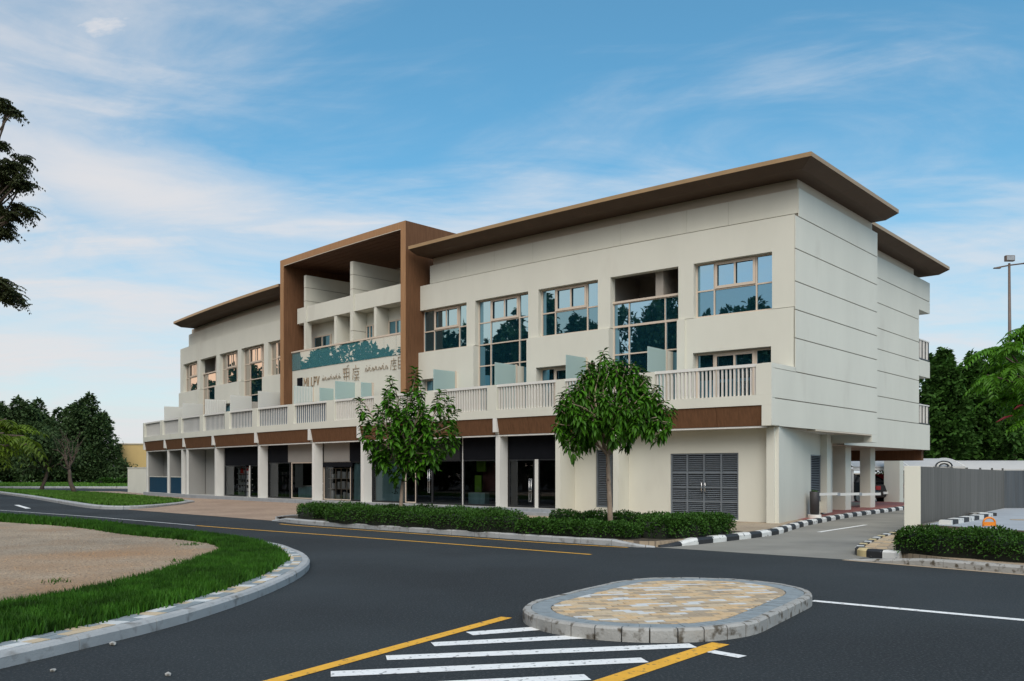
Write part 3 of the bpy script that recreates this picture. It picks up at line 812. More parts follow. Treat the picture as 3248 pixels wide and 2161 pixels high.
for i in range(len(POSTS) - 1):
    a, b = POSTS[i][1], POSTS[i + 1][0]
    mb = MB(); fbox(mb, a + .001, b - .001, 0.05, 0.19, 4.71, 4.80); rail = part(mb, 'railing', M['white'])
    left = i >= 6
    n = int((b - a) / (0.165 if left else 0.128))
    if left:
        m2 = MB(); fbox(m2, a + .002, b - .002, 0.172, 0.184, Z1 + .022, 4.709); part(m2, 'gap_shade_panel', M['gap_shade'], rail)  # added sheet; its colour stands for the shaded sides of the bars
    stuff = MB()
    for k in range(n):
        s = a + 0.06 + k * (b - a - 0.12) / max(1, n - 1)
        if nbal < 285 and i < 12:
            c = FP(s, 0.12, 0)
            if left not in bal_mesh:
                m2 = MB(); ang = PH0 - s / RB; ux = (math.cos(ang), math.sin(ang)); uy = (-ux[1], ux[0])
                m2.obox(c, ux, uy, 0.012 if left else 0.042, 0.017, Z1 + .021, 4.71)
                o = part(m2, 'baluster', M['baluster'], rail, at=(c[0], c[1], Z1)); bal_mesh[left] = (o.data, s)
            else:
                o = bpy.data.objects.new('baluster', bal_mesh[left][0]); COL.objects.link(o); o.parent = rail
                o.location = Vector((c[0], c[1], Z1)) - worldloc(rail); o.rotation_euler.z = -(s - bal_mesh[left][1]) / RB
            nbal += 1
        else:
            fbox(stuff, s - .017, s + .017, 0.108, 0.132, Z1 + .021, 4.71)
    if stuff.v: part(stuff, 'bar_infill', M['baluster'], rail, kind='stuff')
# brown sloping soffit boards between white brackets
BR = [(0.33, 0.5), (10.42, 10.60), (18.46, 18.64), (22.25, 22.44), (27.30, 27.54), (32.46, 32.68), (36.90, 37.10), (40.34, 40.56), (44.98, 45.18)]
def bracket(a, b):
    mb = MB()
    P = [(0.0, 3.579), (0.0, 3.08), (0.135, 3.08), (0.15, 3.0), (0.26, 3.0), (0.26, 3.579)]
    for s in (a, b): mb.v += [FP(s, d, z) for d, z in P]
    k = len(P)
    for j in range(k):
        mb.f.append((j, (j + 1) % k, k + (j + 1) % k, k + j)); mb.m.append(0)
    mb.f.append(tuple(range(k))[::-1]); mb.f.append(tuple(range(k, 2 * k))); mb.m += [0, 0]
    part(mb, 'bracket', M['white'])
for a, b in BR[1:]: bracket(a, b)
brk = [0.30] + [x for a, b in BR[1:] for x in (a, b)]
for i in range(0, len(brk) - 1, 2):
    a, b = brk[i], brk[i + 1]
    q = ssteps(a, b, 1.5)
    for u, v in zip(q, q[1:]):
        mb = MB(); rows = []
        S = ssteps(u + .006, v - .006)
        for s in S: mb.v += [FP(s, 0.03, 3.579), FP(s, 0.15, 2.985), FP(s, 0.21, 2.985), FP(s, 0.09, 3.579)]
        for t in range(len(S) - 1):
            for j in range(4):
                k = (j + 1) % 4; o = t * 4
                mb.f.append((o + j, o + k, o + 4 + k, o + 4 + j)); mb.m.append(0)
        e = (len(S) - 1) * 4
        mb.f.append((0, 3, 2, 1)); mb.f.append((e, e + 1, e + 2, e + 3)); mb.m += [0, 0]
        part(mb, 'soffit_board', M['brown'])
mb = MB(); fbox(mb, 0.31, 45.0, 0.165, 0.42, 2.93, 2.982); part(mb, 'lintel', M['white'])
mb = MB(); fbox(mb, 0.31, 45.0, 0.421, 6.5, 2.95, 3.10); part(mb, 'arcade_ceiling', M['white'])
mb = MB(); ebox(mb, 0.0, 0.55, -0.30, -0.0, 2.98, 3.0); part(mb, 'corner_cap', M['wall'])

mb = MB(); fbox(mb, 0.02, 0.295, 0.002, 0.30, 2.982, 3.579); part(mb, 'corner_wall', M['wall'])
# privacy screens across the terrace
def screen(s, d0, d1, zt, mat, post=None, solid=None, slat=False):
    mb = MB(); w = 0.03
    f = MB(); fbox(f, s - .012, s + .012, d0, d1, Z1, zt)
    g = part(f, 'privacy_screen', M[mat])
    if slat:
        for k in range(12):
            d = d0 + (d1 - d0) * (k + .5) / 12
            b = MB(); fbox(b, s - .035, s - .013, d - .02, d + .02, Z1, zt - .01); part(b, 'slat', M['white'], g)
    if post: b = MB(); fbox(b, s - .035, s + .035, d1 + .002, post, Z1, zt + .02); part(b, 'post', M['frame'], g)
    if solid: b = MB(); fbox(b, s - .03, s + .03, (post or d1) + .002, solid, Z1, zt - .02); part(b, 'solid_panel', M['wall'], g)
for s in (4.24, 7.48, 10.77, 14.07): screen(s, 0.30, 1.45, 5.66, 'frost', 1.53, DW + .9 if s in (4.24, 10.77) else DW - .1)
screen(24.15, 0.30, 1.30, 5.69, 'frost', 1.38, None, True)
screen(20.67, 0.30, 1.40, 5.66, 'frost', 1.50); screen(18.73, 0.30, 0.85, 5.47, 'frost', .95); screen(22.4, 0.6, 1.4, 5.5, 'frost', 1.5)
for s, sl in ((41.46, 0), (37.97, 0), (34.38, 1), (30.97, 0), (27.73, 0)): screen(s, 0.30, 1.5, 5.68, 'frost_white', None, None, bool(sl))

# ------------------------------------------------------------------ arcade: columns, floor, shopfronts
mb = MB(); fbox(mb, 5.255, 5.47, 0.17, 1.0, 0.10, 2.929); part(mb, 'pier', M['wall'])
SO = [-5, 5.3, 5.5, 5.69, 8.09, 10.92, 19.03, 22.88, 28.14, 33.48, 37.93, 38.79, 41.5, 46.44, 60]
SN = [-5, 5.27, 5.28, 5.47, 7.84, 10.61, 18.58, 22.35, 27.48, 32.68, 36.96, 37.79, 40.4, 45.06, 58.4]
def FP(s, d, z):
    """the arcade line: columns stand right under the brackets"""
    k = min(1.0, max(0.0, (s - 5.3) / 0.2))
    return FP_FRONT(float(np.interp(s, SO, SN)), d - 0.33 * k, z)
mb = MB(); fbox(mb, 8.11, 46.6, 0.35, 1.9, 0.0, ZF); part(mb, 'plinth', M['plinth'])
mb = MB(); fbox(mb, 8.12, 46.5, 0.40, 6.0, ZF - .05, ZF + 0.004); part(mb, 'arcade_floor', M['floor'])
mb = MB(); fbox(mb, 7.9, 13.5, 0.06, 0.349, 0.0, 0.24); part(mb, 'step', M['plinth'])
COLS = [46.44, 41.5, 38.79, 37.93, 33.48, 28.14, 22.88, 19.03, 10.92]
CDEP = {46.44: .08, 41.5: .08, 38.79: .19, 37.93: .08}
for s in COLS:
    mb = MB(); fbox(mb, s - 0.21, s, 0.50, 0.50 + CDEP.get(s, .43), ZF + .005, 2.949); part(mb, 'column', M['white'])
for s in (46.42, 41.48, 38.75, 37.91):
    mb = MB(); fbox(mb, s - 0.17, s - .02, 0.50 + CDEP.get(round(s + .02, 2), .19) + .004, 1.54, ZF + .005, 2.948); part(mb, 'side_wall', M['grey_wall'])
mb = MB(); fbox(mb, 7.88, 8.09, 0.50, 1.50, 0.10, 2.949); part(mb, 'pier', M['wall'])
mb = MB(); fbox(mb, 0.12, 0.36, 0.48, 0.80, 0.10, 2.949); part(mb, 'pier', M['wall'])
# walls behind the louvre doors
def gwall(s0, s1, d, hole):
    sb = [s0, hole[0], hole[1], s1]; zb = [0.10, hole[2], hole[3], 2.948]
    mb = MB(); fgrid(mb, sb, zb, lambda i, z: not (i == 1 and z == 1), d, d + .25); part(mb, 'wall', M['wall'])
gwall(5.66, 7.879, 1.36, (5.76, 6.98, 0.42, 2.40))
gwall(0.361, 5.285, 0.80, (1.38, 3.72, 0.17, 2.22))
def louver(s0, s1, d, z0, z1, leaves, rows, handle=False, name='louver_door'):
    bk = MB(); fbox(bk, s0, s1, d + .10, d + .14, z0, z1); g = part(bk, name, M['black'])
    fr = MB(); w = 0.05
    q = [s0 + (s1 - s0) * i / leaves for i in range(leaves + 1)]
    for i, x in enumerate(q):
        a = min(max(x - w / 2, s0), s1 - w); fbox(fr, a, a + w, d, d + .09, z0, z1)
    zz_ = [z0 + (z1 - z0) * r for r in rows]
    for z in zz_:
        a = min(max(z - w / 2, z0), z1 - w); fbox(fr, s0 + .002, s1 - .002, d + .004, d + .085, a, a + w)
    part(fr, 'frame', M['louver'], g)
    for i in range(leaves):
        sl = MB(); n = int((z1 - z0) / 0.062)
        for k in range(n):
            z = z0 + .05 + k * (z1 - z0 - .1) / n
            a, b = q[i] + .03, q[i + 1] - .03
            sl.quad(FP(b, d + .02, z), FP(a, d + .02, z), FP(a, d + .075, z + .032), FP(b, d + .075, z + .032))
            sl.quad(FP(b, d + .02, z), FP(b, d + .02, z - .010), FP(a, d + .02, z - .010), FP(a, d + .02, z))
        part(sl, 'louver_blade', M['louver'], g, kind='stuff')
    if handle:
        m_ = (s0 + s1) / 2
        for ds in (-.06, .06):
            h = MB(); p = [FP(m_ + ds, d, z0 + .84), FP(m_ + ds, d - .06, z0 + .88), FP(m_ + ds, d - .06, z0 + 1.12), FP(m_ + ds, d, z0 + 1.16)]
            h.tube(p, .018, 8); part(h, 'handle', M['chrome'], g, smooth=True)
louver(1.38, 3.72, 0.83, 0.17, 2.22, 4, [0, .26, .48, .70, 1], True)
louver(5.76, 6.98, 1.40, 0.42, 2.40, 2, [0, 1])

# end wall of the ground floor runs slightly inwards; louvre window in it
g0 = np.array((7.83, 26.40)); g1 = np.array((11.96, 33.60)); gd = g1 - g0; gl_ = float(np.linalg.norm(gd)); gd = gd / gl_; gn = np.array((gd[1], -gd[0]))
def GP(t, n, z): p = g0 + gd * t + gn * n; return (float(p[0]), float(p[1]), z)
def gbox(mb, t0, t1, n0, n1, z0, z1, mi=0): mb.hexa([GP(t, n, z) for z in (z0, z1) for t, n in ((t0, n0), (t1, n0), (t1, n1), (t0, n1))], mi)
LW = (4.45, 7.55, 0.60, 2.22)
gw = MB(); tb = [0, LW[0], LW[1], gl_]; zb_ = [0.1, LW[2], LW[3], 2.975]
for i in range(3):
    for j in range(3):
        if i == 1 and j == 1: continue
        for n_ in (0, -.28): gw.quad(GP(tb[i], n_, zb_[j]), GP(tb[i + 1], n_, zb_[j]), GP(tb[i + 1], n_, zb_[j + 1]), GP(tb[i], n_, zb_[j + 1]))
for t_, za, zc in ((0, .1, 2.975), (gl_, .1, 2.975), (LW[0], LW[2], LW[3]), (LW[1], LW[2], LW[3])): gw.quad(GP(t_, 0, za), GP(t_, -.28, za), GP(t_, -.28, zc), GP(t_, 0, zc))
for z_, ta, tb_ in ((2.975, 0, gl_), (LW[2], LW[0], LW[1]), (LW[3], LW[0], LW[1])): gw.quad(GP(ta, 0, z_), GP(tb_, 0, z_), GP(tb_, -.28, z_), GP(ta, -.28, z_))
part(gw, 'wall', M['wall'])
mb = MB(); gbox(mb, LW[0] + .001, LW[1] - .001, -.06, -.034, LW[2] + .001, LW[3] - .001); lw = part(mb, 'louver_window', M['black'])
mb = MB()
for k in range(26):
    z = LW[2] + .05 + k * .059
    mb.quad(GP(LW[0] + .04, .006, z), GP(LW[1] - .04, .006, z), GP(LW[1] - .04, -.028, z + .028), GP(LW[0] + .04, -.028, z + .028))
part(mb, 'louver_blade', M['louver'], lw, kind='stuff')
mb = MB()
for t in (LW[0], (LW[0] + LW[1]) / 2 - .02, LW[1] - .05): gbox(mb, t, t + .05, -.032, .012, LW[2], LW[3])
for z in (LW[2], LW[3] - .04): gbox(mb, LW[0] + .051, LW[1] - .051, -.031, .011, z, z + .04)
part(mb, 'frame', M['louver'], lw)
# undercroft: ceiling, columns, far wall pieces
mb = MB(); ebox(mb, 1.2, 8.19, -3.2, -.301, 2.985, 3.05); part(mb, 'undercroft_ceiling', M['wall_warm'])
mb = MB(); ebox(mb, 8.80, 19.1, -12.0, -1.25, 2.66, 2.75); part(mb, 'undercroft_ceiling', M['wall_warm'])
def quad_col(cx, cy, hx, hy, z1, mat='wall'):
    mb = MB(); mb.obox((cx, cy), EN, EE, hx, hy, 0.1, z1); part(mb, 'column', M[mat])
quad_col(13.05, 36.05, 0.42, 0.30, 2.97)
quad_col(15.15, 38.35, 0.22, 0.28, 2.69)
quad_col(19.30, 45.5, 0.38, 0.30, 2.65)
mb = MB(); ebox(mb, 8.35, 8.65, -4.0, -1.75, 0.1, 2.97); part(mb, 'wall', M['wall_warm'])
mb = MB(); ebox(mb, 18.8, 19.1, -12.0, -1.45, 2.16, 2.655); part(mb, 'beam', M['brown'])

# shopfronts: s of right and left edge, glass line d = 0.98
DS = 0.98; ZT = 2.07
def shop_panel(s0, s1, z0, z1, mat, d=DS, t=.05, name='fascia_panel'):
    mb = MB(); fbox(mb, s0 + .008, s1 - .008, d, d + t, z0, z1); return part(mb, name, M[mat])
def shop_glass(s0, s1, z0=ZF + .03, z1=ZT, mat='glass', fr='frame_dark', fw=.04):
    mb = MB()
    for a in (s0, s1 - fw): fbox(mb, a, a + fw, DS - .01, DS + .05, z0, z1)
    for z in (z0, z1 - fw): fbox(mb, s0 + fw + .001, s1 - fw - .001, DS - .008, DS + .048, z, z + fw)
    g = part(mb, 'shop_window', M[fr])
    m2 = MB(); fquad(m2, s0 + fw, s1 - fw, DS + .02, z0 + fw, z1 - fw); part(m2, 'pane', M[mat], g)
    return g
def pull_handle(s, z0, z1, w=.10):
    mb = MB()
    for k in (0, 1): mb.tube([FP(s + k * w, DS - .06, z0), FP(s + k * w, DS - .06, z1)], .014, 6)
    for z in (z0 + .03, (z0 + z1) / 2, z1 - .03): mb.tube([FP(s, DS - .06, z), FP(s + w, DS - .06, z)], .012, 6)
    part(mb, 'door_handle', M['chrome'], smooth=True)
# interior shell
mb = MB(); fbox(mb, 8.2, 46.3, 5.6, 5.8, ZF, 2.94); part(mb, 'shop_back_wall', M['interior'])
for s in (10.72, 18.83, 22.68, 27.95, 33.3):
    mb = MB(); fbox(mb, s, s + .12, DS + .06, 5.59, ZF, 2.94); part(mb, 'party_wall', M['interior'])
# bay between pier and first column
shop_panel(8.10, 10.70, 2.10, 2.94, 'sign_black'); shop_glass(9.45, 10.69, z1=2.09); shop_glass(8.10, 9.25, z1=2.09)
shop_panel(9.26, 9.44, ZF, 2.09, 'white', name='post')
pull_handle(9.55, .55, 1.40)
# wide bay
shop_panel(10.93, 13.30, 2.10, 2.94, 'sign_black'); shop_panel(13.30, 18.80, 2.10, 2.94, 'sign_grey')
shop_glass(10.94, 13.10, z1=2.09); shop_panel(13.11, 13.17, ZF, 2.94, 'white', name='post')
shop_glass(13.18, 14.9, z1=2.09); shop_glass(14.91, 15.9, z1=2.09); shop_glass(15.91, 16.6, z1=2.09, fr='frame'); shop_glass(16.61, 18.80, z1=2.09)
pull_handle(11.15, .75, 1.55); pull_handle(15.0, .8, 1.75)
# bay with teal film and display door
shop_panel(19.04, 20.55, 2.10, 2.94, 'sign_black'); shop_panel(20.55, 22.66, 2.10, 2.94, 'beige')
shop_glass(19.05, 20.45, z1=2.09); shop_glass(20.46, 22.66, z1=2.09, fr='frame')
shop_panel(20.3, 22.66, 1.86, 2.08, 'sign_black', d=DS - .06, name='awning_box')
# bay with curtain
shop_panel(22.89, 25.95, 2.10, 2.94, 'beige'); shop_panel(25.95, 27.92, 2.10, 2.94, 'sign_black')
shop_glass(22.90, 25.6, z1=2.09, fr='frame'); shop_glass(25.75, 27.92, z1=2.09)
# bay with clothes
shop_panel(28.15, 33.25, 1.98, 2.94, 'sign_black'); shop_glass(28.16, 30.0, z1=1.97); shop_glass(30.6, 33.25, z1=1.97); shop_panel(30.05, 30.15, ZF, 1.97, 'white', name='post')
# blank bays at the far end
mb = MB(); fbox(mb, 33.49, 37.7, 1.55, 1.7, ZF, 2.948); part(mb, 'wall', M['grey_wall'])
mb = MB(); fbox(mb, 37.95, 46.4, 1.55, 1.7, ZF, 2.948); part(mb, 'wall', M['grey_wall'])
mb = MB(); fbox(mb, 33.28, 33.47, .94, 1.54, ZF, 2.948); part(mb, 'wall', M['grey_wall'])
for a, b in ((38.8, 41.28), (41.52, 46.2)):
    shop_panel(a, b, ZF + .01, 1.32, 'blue_panel', d=.64, name='lower_panel'); shop_panel(a, b, 1.321, 1.36, 'wall', d=.63, t=.07, name='sill')

# things in the shop windows
def garment(s, d, ztop, h, w, mat, label):
    mb = MB(); p = []
    c = FP(s, d, 0); ang = PH0 - s / RB; nx = (math.cos(ang), math.sin(ang)); tx = (-nx[1], nx[0])
    prof = [(0.10, 0), (0.5, -.10), (.42, -.30), (.46, -.65), (.54, -1.0)]
    rows = []
    for f, z in prof:
        row = []
        for k in range(12):
            t = 2 * math.pi * k / 12
            wob = 1 + .12 * math.sin(3 * t + z * 7)
            row.append((c[0] + tx[0] * f * w * math.cos(t) * wob + nx[0] * .07 * math.sin(t) * wob, c[1] + tx[1] * f * w * math.cos(t) * wob + nx[1] * .07 * math.sin(t) * wob, ztop + z * h))
        rows.append(row)
    for i in range(len(rows) - 1):
        for k in range(12): mb.quad(rows[i][k], rows[i][(k + 1) % 12], rows[i + 1][(k + 1) % 12], rows[i + 1][k])
    mb.add(rows[0], (tuple(range(12)),)); mb.add(rows[-1], (tuple(range(12)),))
    o = mb.build('garment', M[mat], smooth=True, at=(c[0], c[1], ztop - h)); tag(o, label, 'garment')
garment(31.55, 1.25, 1.93, .42, .55, 'red_cloth', 'red top hanging high in the clothes shop window')
garment(30.95, 1.30, 1.92, .40, .50, 'red_cloth', 'faded red top beside the white lattice shelf')
garment(28.95, 1.20, 1.55, .50, .40, 'red_cloth', 'red garment in the open doorway beside the white roll')
mb = MB(); mb.lathe([(.10, ZF + .01), (.11, ZF + .8), (.085, ZF + 1.35)], FP(28.42, .80, 0)[:2], 12)
tag(mb.build('fabric_roll', M['cloth_white'], smooth=True, at=FP(28.42, .80, ZF)), 'tall white roll leaning by the clothes shop column', 'fabric roll')
def rack(s0, s1, d, z0, z1, ns, nz, mat, name, label, cat, fill=None):
    t = thing(name, label, cat, FP((s0 + s1) / 2, d, z0))
    mb = MB()
    for i in range(ns + 1):
        s = s0 + (s1 - s0) * i / ns; fbox(mb, s - .018, s + .018, d, d + .04, z0, z1)
    mb.build('upright', M[mat], t)
    mb = MB()
    for j in range(nz + 1):
        z = z0 + (z1 - z0) * j / nz; fbox(mb, s0 + .02, s1 - .02, d - .1, d + .25, z - .012, z + .012)
    mb.build('shelf', M[mat], t)
    if fill:
        mb = MB()
        for i in range(ns):
            for j in range(nz):
                a = s0 + (s1 - s0) * (i + rnd(.12, .3)) / ns; b = s0 + (s1 - s0) * (i + rnd(.6, .9)) / ns
                z = z0 + (z1 - z0) * j / nz + .014; fbox(mb, a, b, d, d + .15, z, z + (z1 - z0) / nz * rnd(.35, .85))
        mb.build('goods', M[fill], t, kind='stuff')
rack(29.95 + .75, 32.0, 1.20, ZF + .02, 1.85, 4, 5, 'white', 'display_shelf', 'white lattice display shelf in the clothes shop window', 'shelf', 'cloth_white')
rack(20.7, 22.5, 1.22, ZF + .06, 1.80, 4, 3, 'frame', 'garment_cabinet', 'cabinet of white garments behind the display door', 'cabinet', 'cloth_white')
rack(26.2, 27.7, 1.5, ZF + .06, 1.85, 4, 4, 'frame_dark', 'dark_shelf', 'dark shelf of goods in the unlit shop window', 'shelf', 'cloth_dark')
for a, b in ((24.75, 25.5),):
    mb = MB(); n = 18
    for k in range(n):
        s0_, s1_ = a + (b - a) * k / n, a + (b - a) * (k + 1) / n
        d0_, d1_ = 1.12 + .03 * math.sin(k * 2.1), 1.12 + .03 * math.sin((k + 1) * 2.1)
        mb.quad(FP(s0_, d0_, .9), FP(s1_, d1_, .9), FP(s1_, d1_, 2.05), FP(s0_, d0_, 2.05))
    tag(mb.build('curtain', M['curtain'], at=FP(25.1, 1.12, .9)), 'grey curtain gathered at the side of the shop window', 'curtain')
t = thing('counter', 'low pale glass counter in the curtained shop window', 'counter', FP(24.7, 1.5, ZF))
mb = MB(); fbox(mb, 24.2, 25.5, 1.3, 1.8, ZF + .06, .95); mb.build('body', M['teal_wall'], t)
mb = MB(); fbox(mb, 24.15, 25.55, 1.28, 1.84, .95, .99); mb.build('top', M['white'], t)
t = thing('armchair', 'white framed armchair beside the low pale counter', 'chair', FP(23.5, 1.5, ZF))
mb = MB(); mb.tube([FP(23.9, 1.25, ZF + .06), FP(23.9, 1.25, 1.05), FP(23.7, 1.25, 1.18), FP(23.3, 1.25, 1.2), FP(23.1, 1.25, 1.05), FP(23.1, 1.25, ZF + .06)], .03, 6); mb.build('arm_frame', M['white'], t, smooth=True)
mb = MB(); fbox(mb, 23.15, 23.85, 1.28, 1.85, .62, .75); mb.build('seat', M['cloth_white'], t)
mb = MB(); fbox(mb, 23.15, 23.85, 1.80, 1.9, .75, 1.25); mb.build('backrest', M['cloth_dark'], t)
# teal film wall behind glass and the plant drawing
for a, b in ((19.1, 20.42), (16.65, 18.78)):
    mb = MB(); fbox(mb, a, b, 1.12, 1.16, ZF + .06, 2.05); part(mb, 'window_backing', M['teal_wall'])
t = thing('painted_plant', 'dark plant silhouette mounted in the teal shop window', 'plant ornament', FP(17.4, 1.08, .8))
mb = MB(); rr = random.Random(4)
mb.tube([FP(17.40, 1.09, .78), FP(17.38, 1.09, 1.1), FP(17.44, 1.09, 1.45), FP(17.40, 1.09, 1.62)], .015, 5)
for k in range(34):
    z = rr.choice([.78, 1.0, 1.2, 1.3, 1.42, 1.6]) + rr.uniform(-.06, .06); s = 17.4 + rr.uniform(-.22, .22) * (1 if z < 1.5 else .6); q = rr.uniform(.02, .06)
    mb.quad(FP(s - q, 1.085, z - .015), FP(s + q, 1.085, z + rr.uniform(-.03, .03)), FP(s + q * .7, 1.085, z + .03), FP(s - q * .7, 1.085, z + .02))
mb.build('silhouette', M['sign_black'], t)
# stair hall behind the wide bay
t = thing('staircase', 'olive and lime staircase seen through the dark shop glass', 'staircase', FP(12.2, 2.0, ZF))
for k in range(9):
    mb = MB(); fbox(mb, 11.3 + k * .14, 12.4 + k * .05, 2.2, 3.0, ZF + .05 + k * .17, ZF + .05 + (k + 1) * .17); mb.build('stair_step', M['stair'], t)
mb = MB(); fbox(mb, 12.75, 13.1, 1.6, 1.65, .85, 1.5); mb.build('lime_panel', M['green_paint'], t)
mb = MB(); fbox(mb, 12.6, 13.1, 1.7, 1.75, 1.65, 2.05); mb.build('lime_panel', M['green_paint'], t)
mb = MB(); fbox(mb, 12.35, 13.05, 2.0, 2.05, .9, 2.0); mb.build('maroon_panel', M['maroon'], t)
mb = MB(); fbox(mb, 12.2, 13.1, 1.25, 1.5, ZF + .06, .84); mb.build('base_block', M['teal_wall'], t)

FP = FP_FRONT
# ------------------------------------------------------------------ sign on the portal wall (illegible script built stroke by stroke)
SG = thing('wall_sign', 'bronze raised lettering in Latin, Arabic and Chinese style on the portal wall', 'sign', FP(21.2, DI - .19, 5.95))
DSG = DI - 0.185
def strokes(s_left, z0, w, h, lines, name='sign_letter', r=0.022):
    mb = MB()
    for ln in lines:
        mb.tube([FP(s_left - x * w, DSG, z0 + y * h) for x, y in ln], r, 5)
    mb.build(name, M['gold'], SG)
def sx(px): return px
mb = MB(); fbox(mb, 25.15, 25.62, DI - .20, DI - .164, 5.72, 6.22); mb.build('dark_block', M['sign_black'], SG)
glyph = {
 'M': [[(0, 0), (0, 1), (.5, .35), (1, 1), (1, 0)]], 'I': [[(.5, 0), (.5, 1)]], 'L': [[(0, 1), (0, 0), (.8, 0)]],
 'P': [[(0, 0), (0, 1), (.8, .95), (.8, .5), (0, .45)]], 'V': [[(0, 1), (.45, 0), (.9, 1)]],
}
x = 24.98
for ch, w in (('M', .34), ('I', .14), (' ', .2), ('L', .24), ('P', .24), ('V', .30)):
    if ch != ' ': strokes(x, 5.76, w * .80, .42, glyph[ch], r=.024)
    x -= w
rs = random.Random(9)
def scribble(s_left, s_right, z, h, n):
    w = (s_left - s_right) / n
    for k in range(n):
        a = s_left - k * w
        pts = [(0, .2), (.25, .9), (.6, .75), (.45, .25), (.9, .1 + .2 * rs.random())] if k % 2 else [(0, .1), (.35, .6 + .3 * rs.random()), (.75, .55), (.5, .05), (1, .35)]
        ln = [pts] + ([[(.5, 1.15), (.62, 1.2)]] if rs.random() < .5 else [])
        strokes(a, z, w * .92, h, ln, r=.012)
scribble(23.35, 21.75, 5.92, .20, 7)
scribble(19.85, 18.15, 6.06, .24, 7)
CJ = [
 [[(0, .95), (.42, .95), (.42, .6), (0, .6), (0, .95)], [(.2, .95), (.2, .05)], [(0, .3), (.45, .3)], [(.55, 1), (.55, 0)], [(.55, .95), (1, .95), (1, 0)], [(.55, .62), (1, .62)], [(.55, .32), (1, .32)], [(.62, 1.1), (.95, 1.2)]],
 [[(.45, 1.1), (.5, .9)], [(0, .85), (1, .85)], [(.1, .85), (0, .1)], [(.25, .65), (.95, .65)], [(.3, .65), (.3, .42), (.9, .42), (.9, .65)], [(.6, .42), (.6, 0)], [(.2, .22), (1, .22)], [(.3, 0), (.45, .12)], [(.95, 0), (.75, .12)]],
 [[(.5, 1.1), (.5, .9)], [(.05, .85), (.95, .85)], [(.12, .85), (0, 0)], [(.3, .62), (.9, .62)], [(.6, .75), (.3, .35), (.95, .35)], [(.6, .35), (.6, 0)], [(.3, .02), (.95, .02)]],
 [[(0, 1), (0, 0)], [(0, 1), (1, 1), (1, 0)], [(0, .65), (1, .65)], [(0, .32), (1, .32)], [(0, 0), (1, 0)]],
 [[(0, .88), (1, .88)], [(.3, 1.05), (.3, .75)], [(.7, 1.05), (.7, .75)], [(.1, .62), (.9, .62)], [(.5, .72), (.1, .2)], [(.45, .5), (.95, .05)], [(.1, .35), (.8, .35)], [(.3, .05), (.7, .2)]],
]
strokes(21.55, 5.82, .46, .56, CJ[0], r=.013); strokes(20.80, 5.74, .50, .64, CJ[1], r=.013)
strokes(18.0, 6.02, .42, .46, CJ[2], r=.012); strokes(17.48, 6.06, .26, .46, CJ[3], r=.012); strokes(17.12, 6.04, .34, .50, CJ[4], r=.012)

# ------------------------------------------------------------------ ground
def sheet(name, poly, z, mat, kind='structure'):
    o = slab(name, poly, None, z, M[mat]); o['kind'] = kind; return o
sheet('ground', [(-900, -400), (900, -400), (900, 1400), (-900, 1400)], -0.03, 'sand')
sheet('road', [(-140, -40), (60, -40), (60, 78), (-20, 78), (-60, 100), (-140, 150)], 0.0, 'asphalt')
sheet('side_lane', [(3.05, 19.52), (6.22, 16.72), (8.0, 18.0), (13.0, 24.0), (24.0, 40.0), (40, 44), (42, 58), (16, 60), (12, 40), (5.5, 23.5)], 0.004, 'lane')

def rot(v, a): return (v[0] * math.cos(a) - v[1] * math.sin(a), v[0] * math.sin(a) + v[1] * math.cos(a))

# brick-like paving material for the sheets seen at a grazing angle
def paver_mat(name, cols, mortar, scale, rotz):
    m = bpy.data.materials.new(name); m.use_nodes = True
    nd, lk = m.node_tree.nodes, m.node_tree.links; p = nd['Principled BSDF']
    p.inputs['Roughness'].default_value = 0.85
    t = nd.new('ShaderNodeTexCoord'); mp = nd.new('ShaderNodeMapping'); mp.inputs['Rotation'].default_value = (0, 0, rotz)
    lk.new(t.outputs['Object'], mp.inputs[0])
    br = nd.new('ShaderNodeTexBrick'); br.inputs['Scale'].default_value = scale
    br.inputs['Color1'].default_value = (*cols[0], 1); br.inputs['Color2'].default_value = (*cols[1], 1); br.inputs['Mortar'].default_value = (*mortar, 1)
    br.inputs['Mortar Size'].default_value = 0.012; br.inputs['Bias'].default_value = 0.0
    br.inputs['Brick Width'].default_value = 0.42; br.inputs['Row Height'].default_value = 0.21
    lk.new(mp.outputs[0], br.inputs['Vector'])
    n = nd.new('ShaderNodeTexNoise'); n.inputs['Scale'].default_value = 0.5; n.inputs['Detail'].default_value = 6
    lk.new(t.outputs['Object'], n.inputs['Vector'])
    mx = nd.new('ShaderNodeMix'); mx.data_type = 'RGBA'; mx.blend_type = 'MULTIPLY'; mx.inputs[0].default_value = 0.55
    r = nd.new('ShaderNodeValToRGB'); r.color_ramp.elements[0].color = (0.55, 0.52, 0.5, 1); r.color_ramp.elements[1].color = (1, 1, 1, 1)
    r.color_ramp.elements[0].position = .3; r.color_ramp.elements[1].position = .62
    lk.new(n.outputs['Fac'], r.inputs[0]); lk.new(br.outputs['Color'], mx.inputs[6]); lk.new(r.outputs[0], mx.inputs[7])
    lk.new(mx.outputs[2], p.inputs['Base Color'])
    b = nd.new('ShaderNodeBump'); b.inputs['Strength'].default_value = 0.5; b.inputs['Distance'].default_value = 0.01
    lk.new(br.outputs['Fac'], b.inputs['Height']); b.invert = True; lk.new(b.outputs[0], p.inputs['Normal'])
    return m
M['plaza'] = paver_mat('plaza_pavers', ((0.42, 0.305, 0.215), (0.36, 0.25, 0.18)), (0.17, 0.13, 0.10), 2.1, R(38))
M['walk'] = paver_mat('walk_pavers', ((0.44, 0.345, 0.235), (0.36, 0.29, 0.21)), (0.20, 0.16, 0.12), 2.1, R(40))

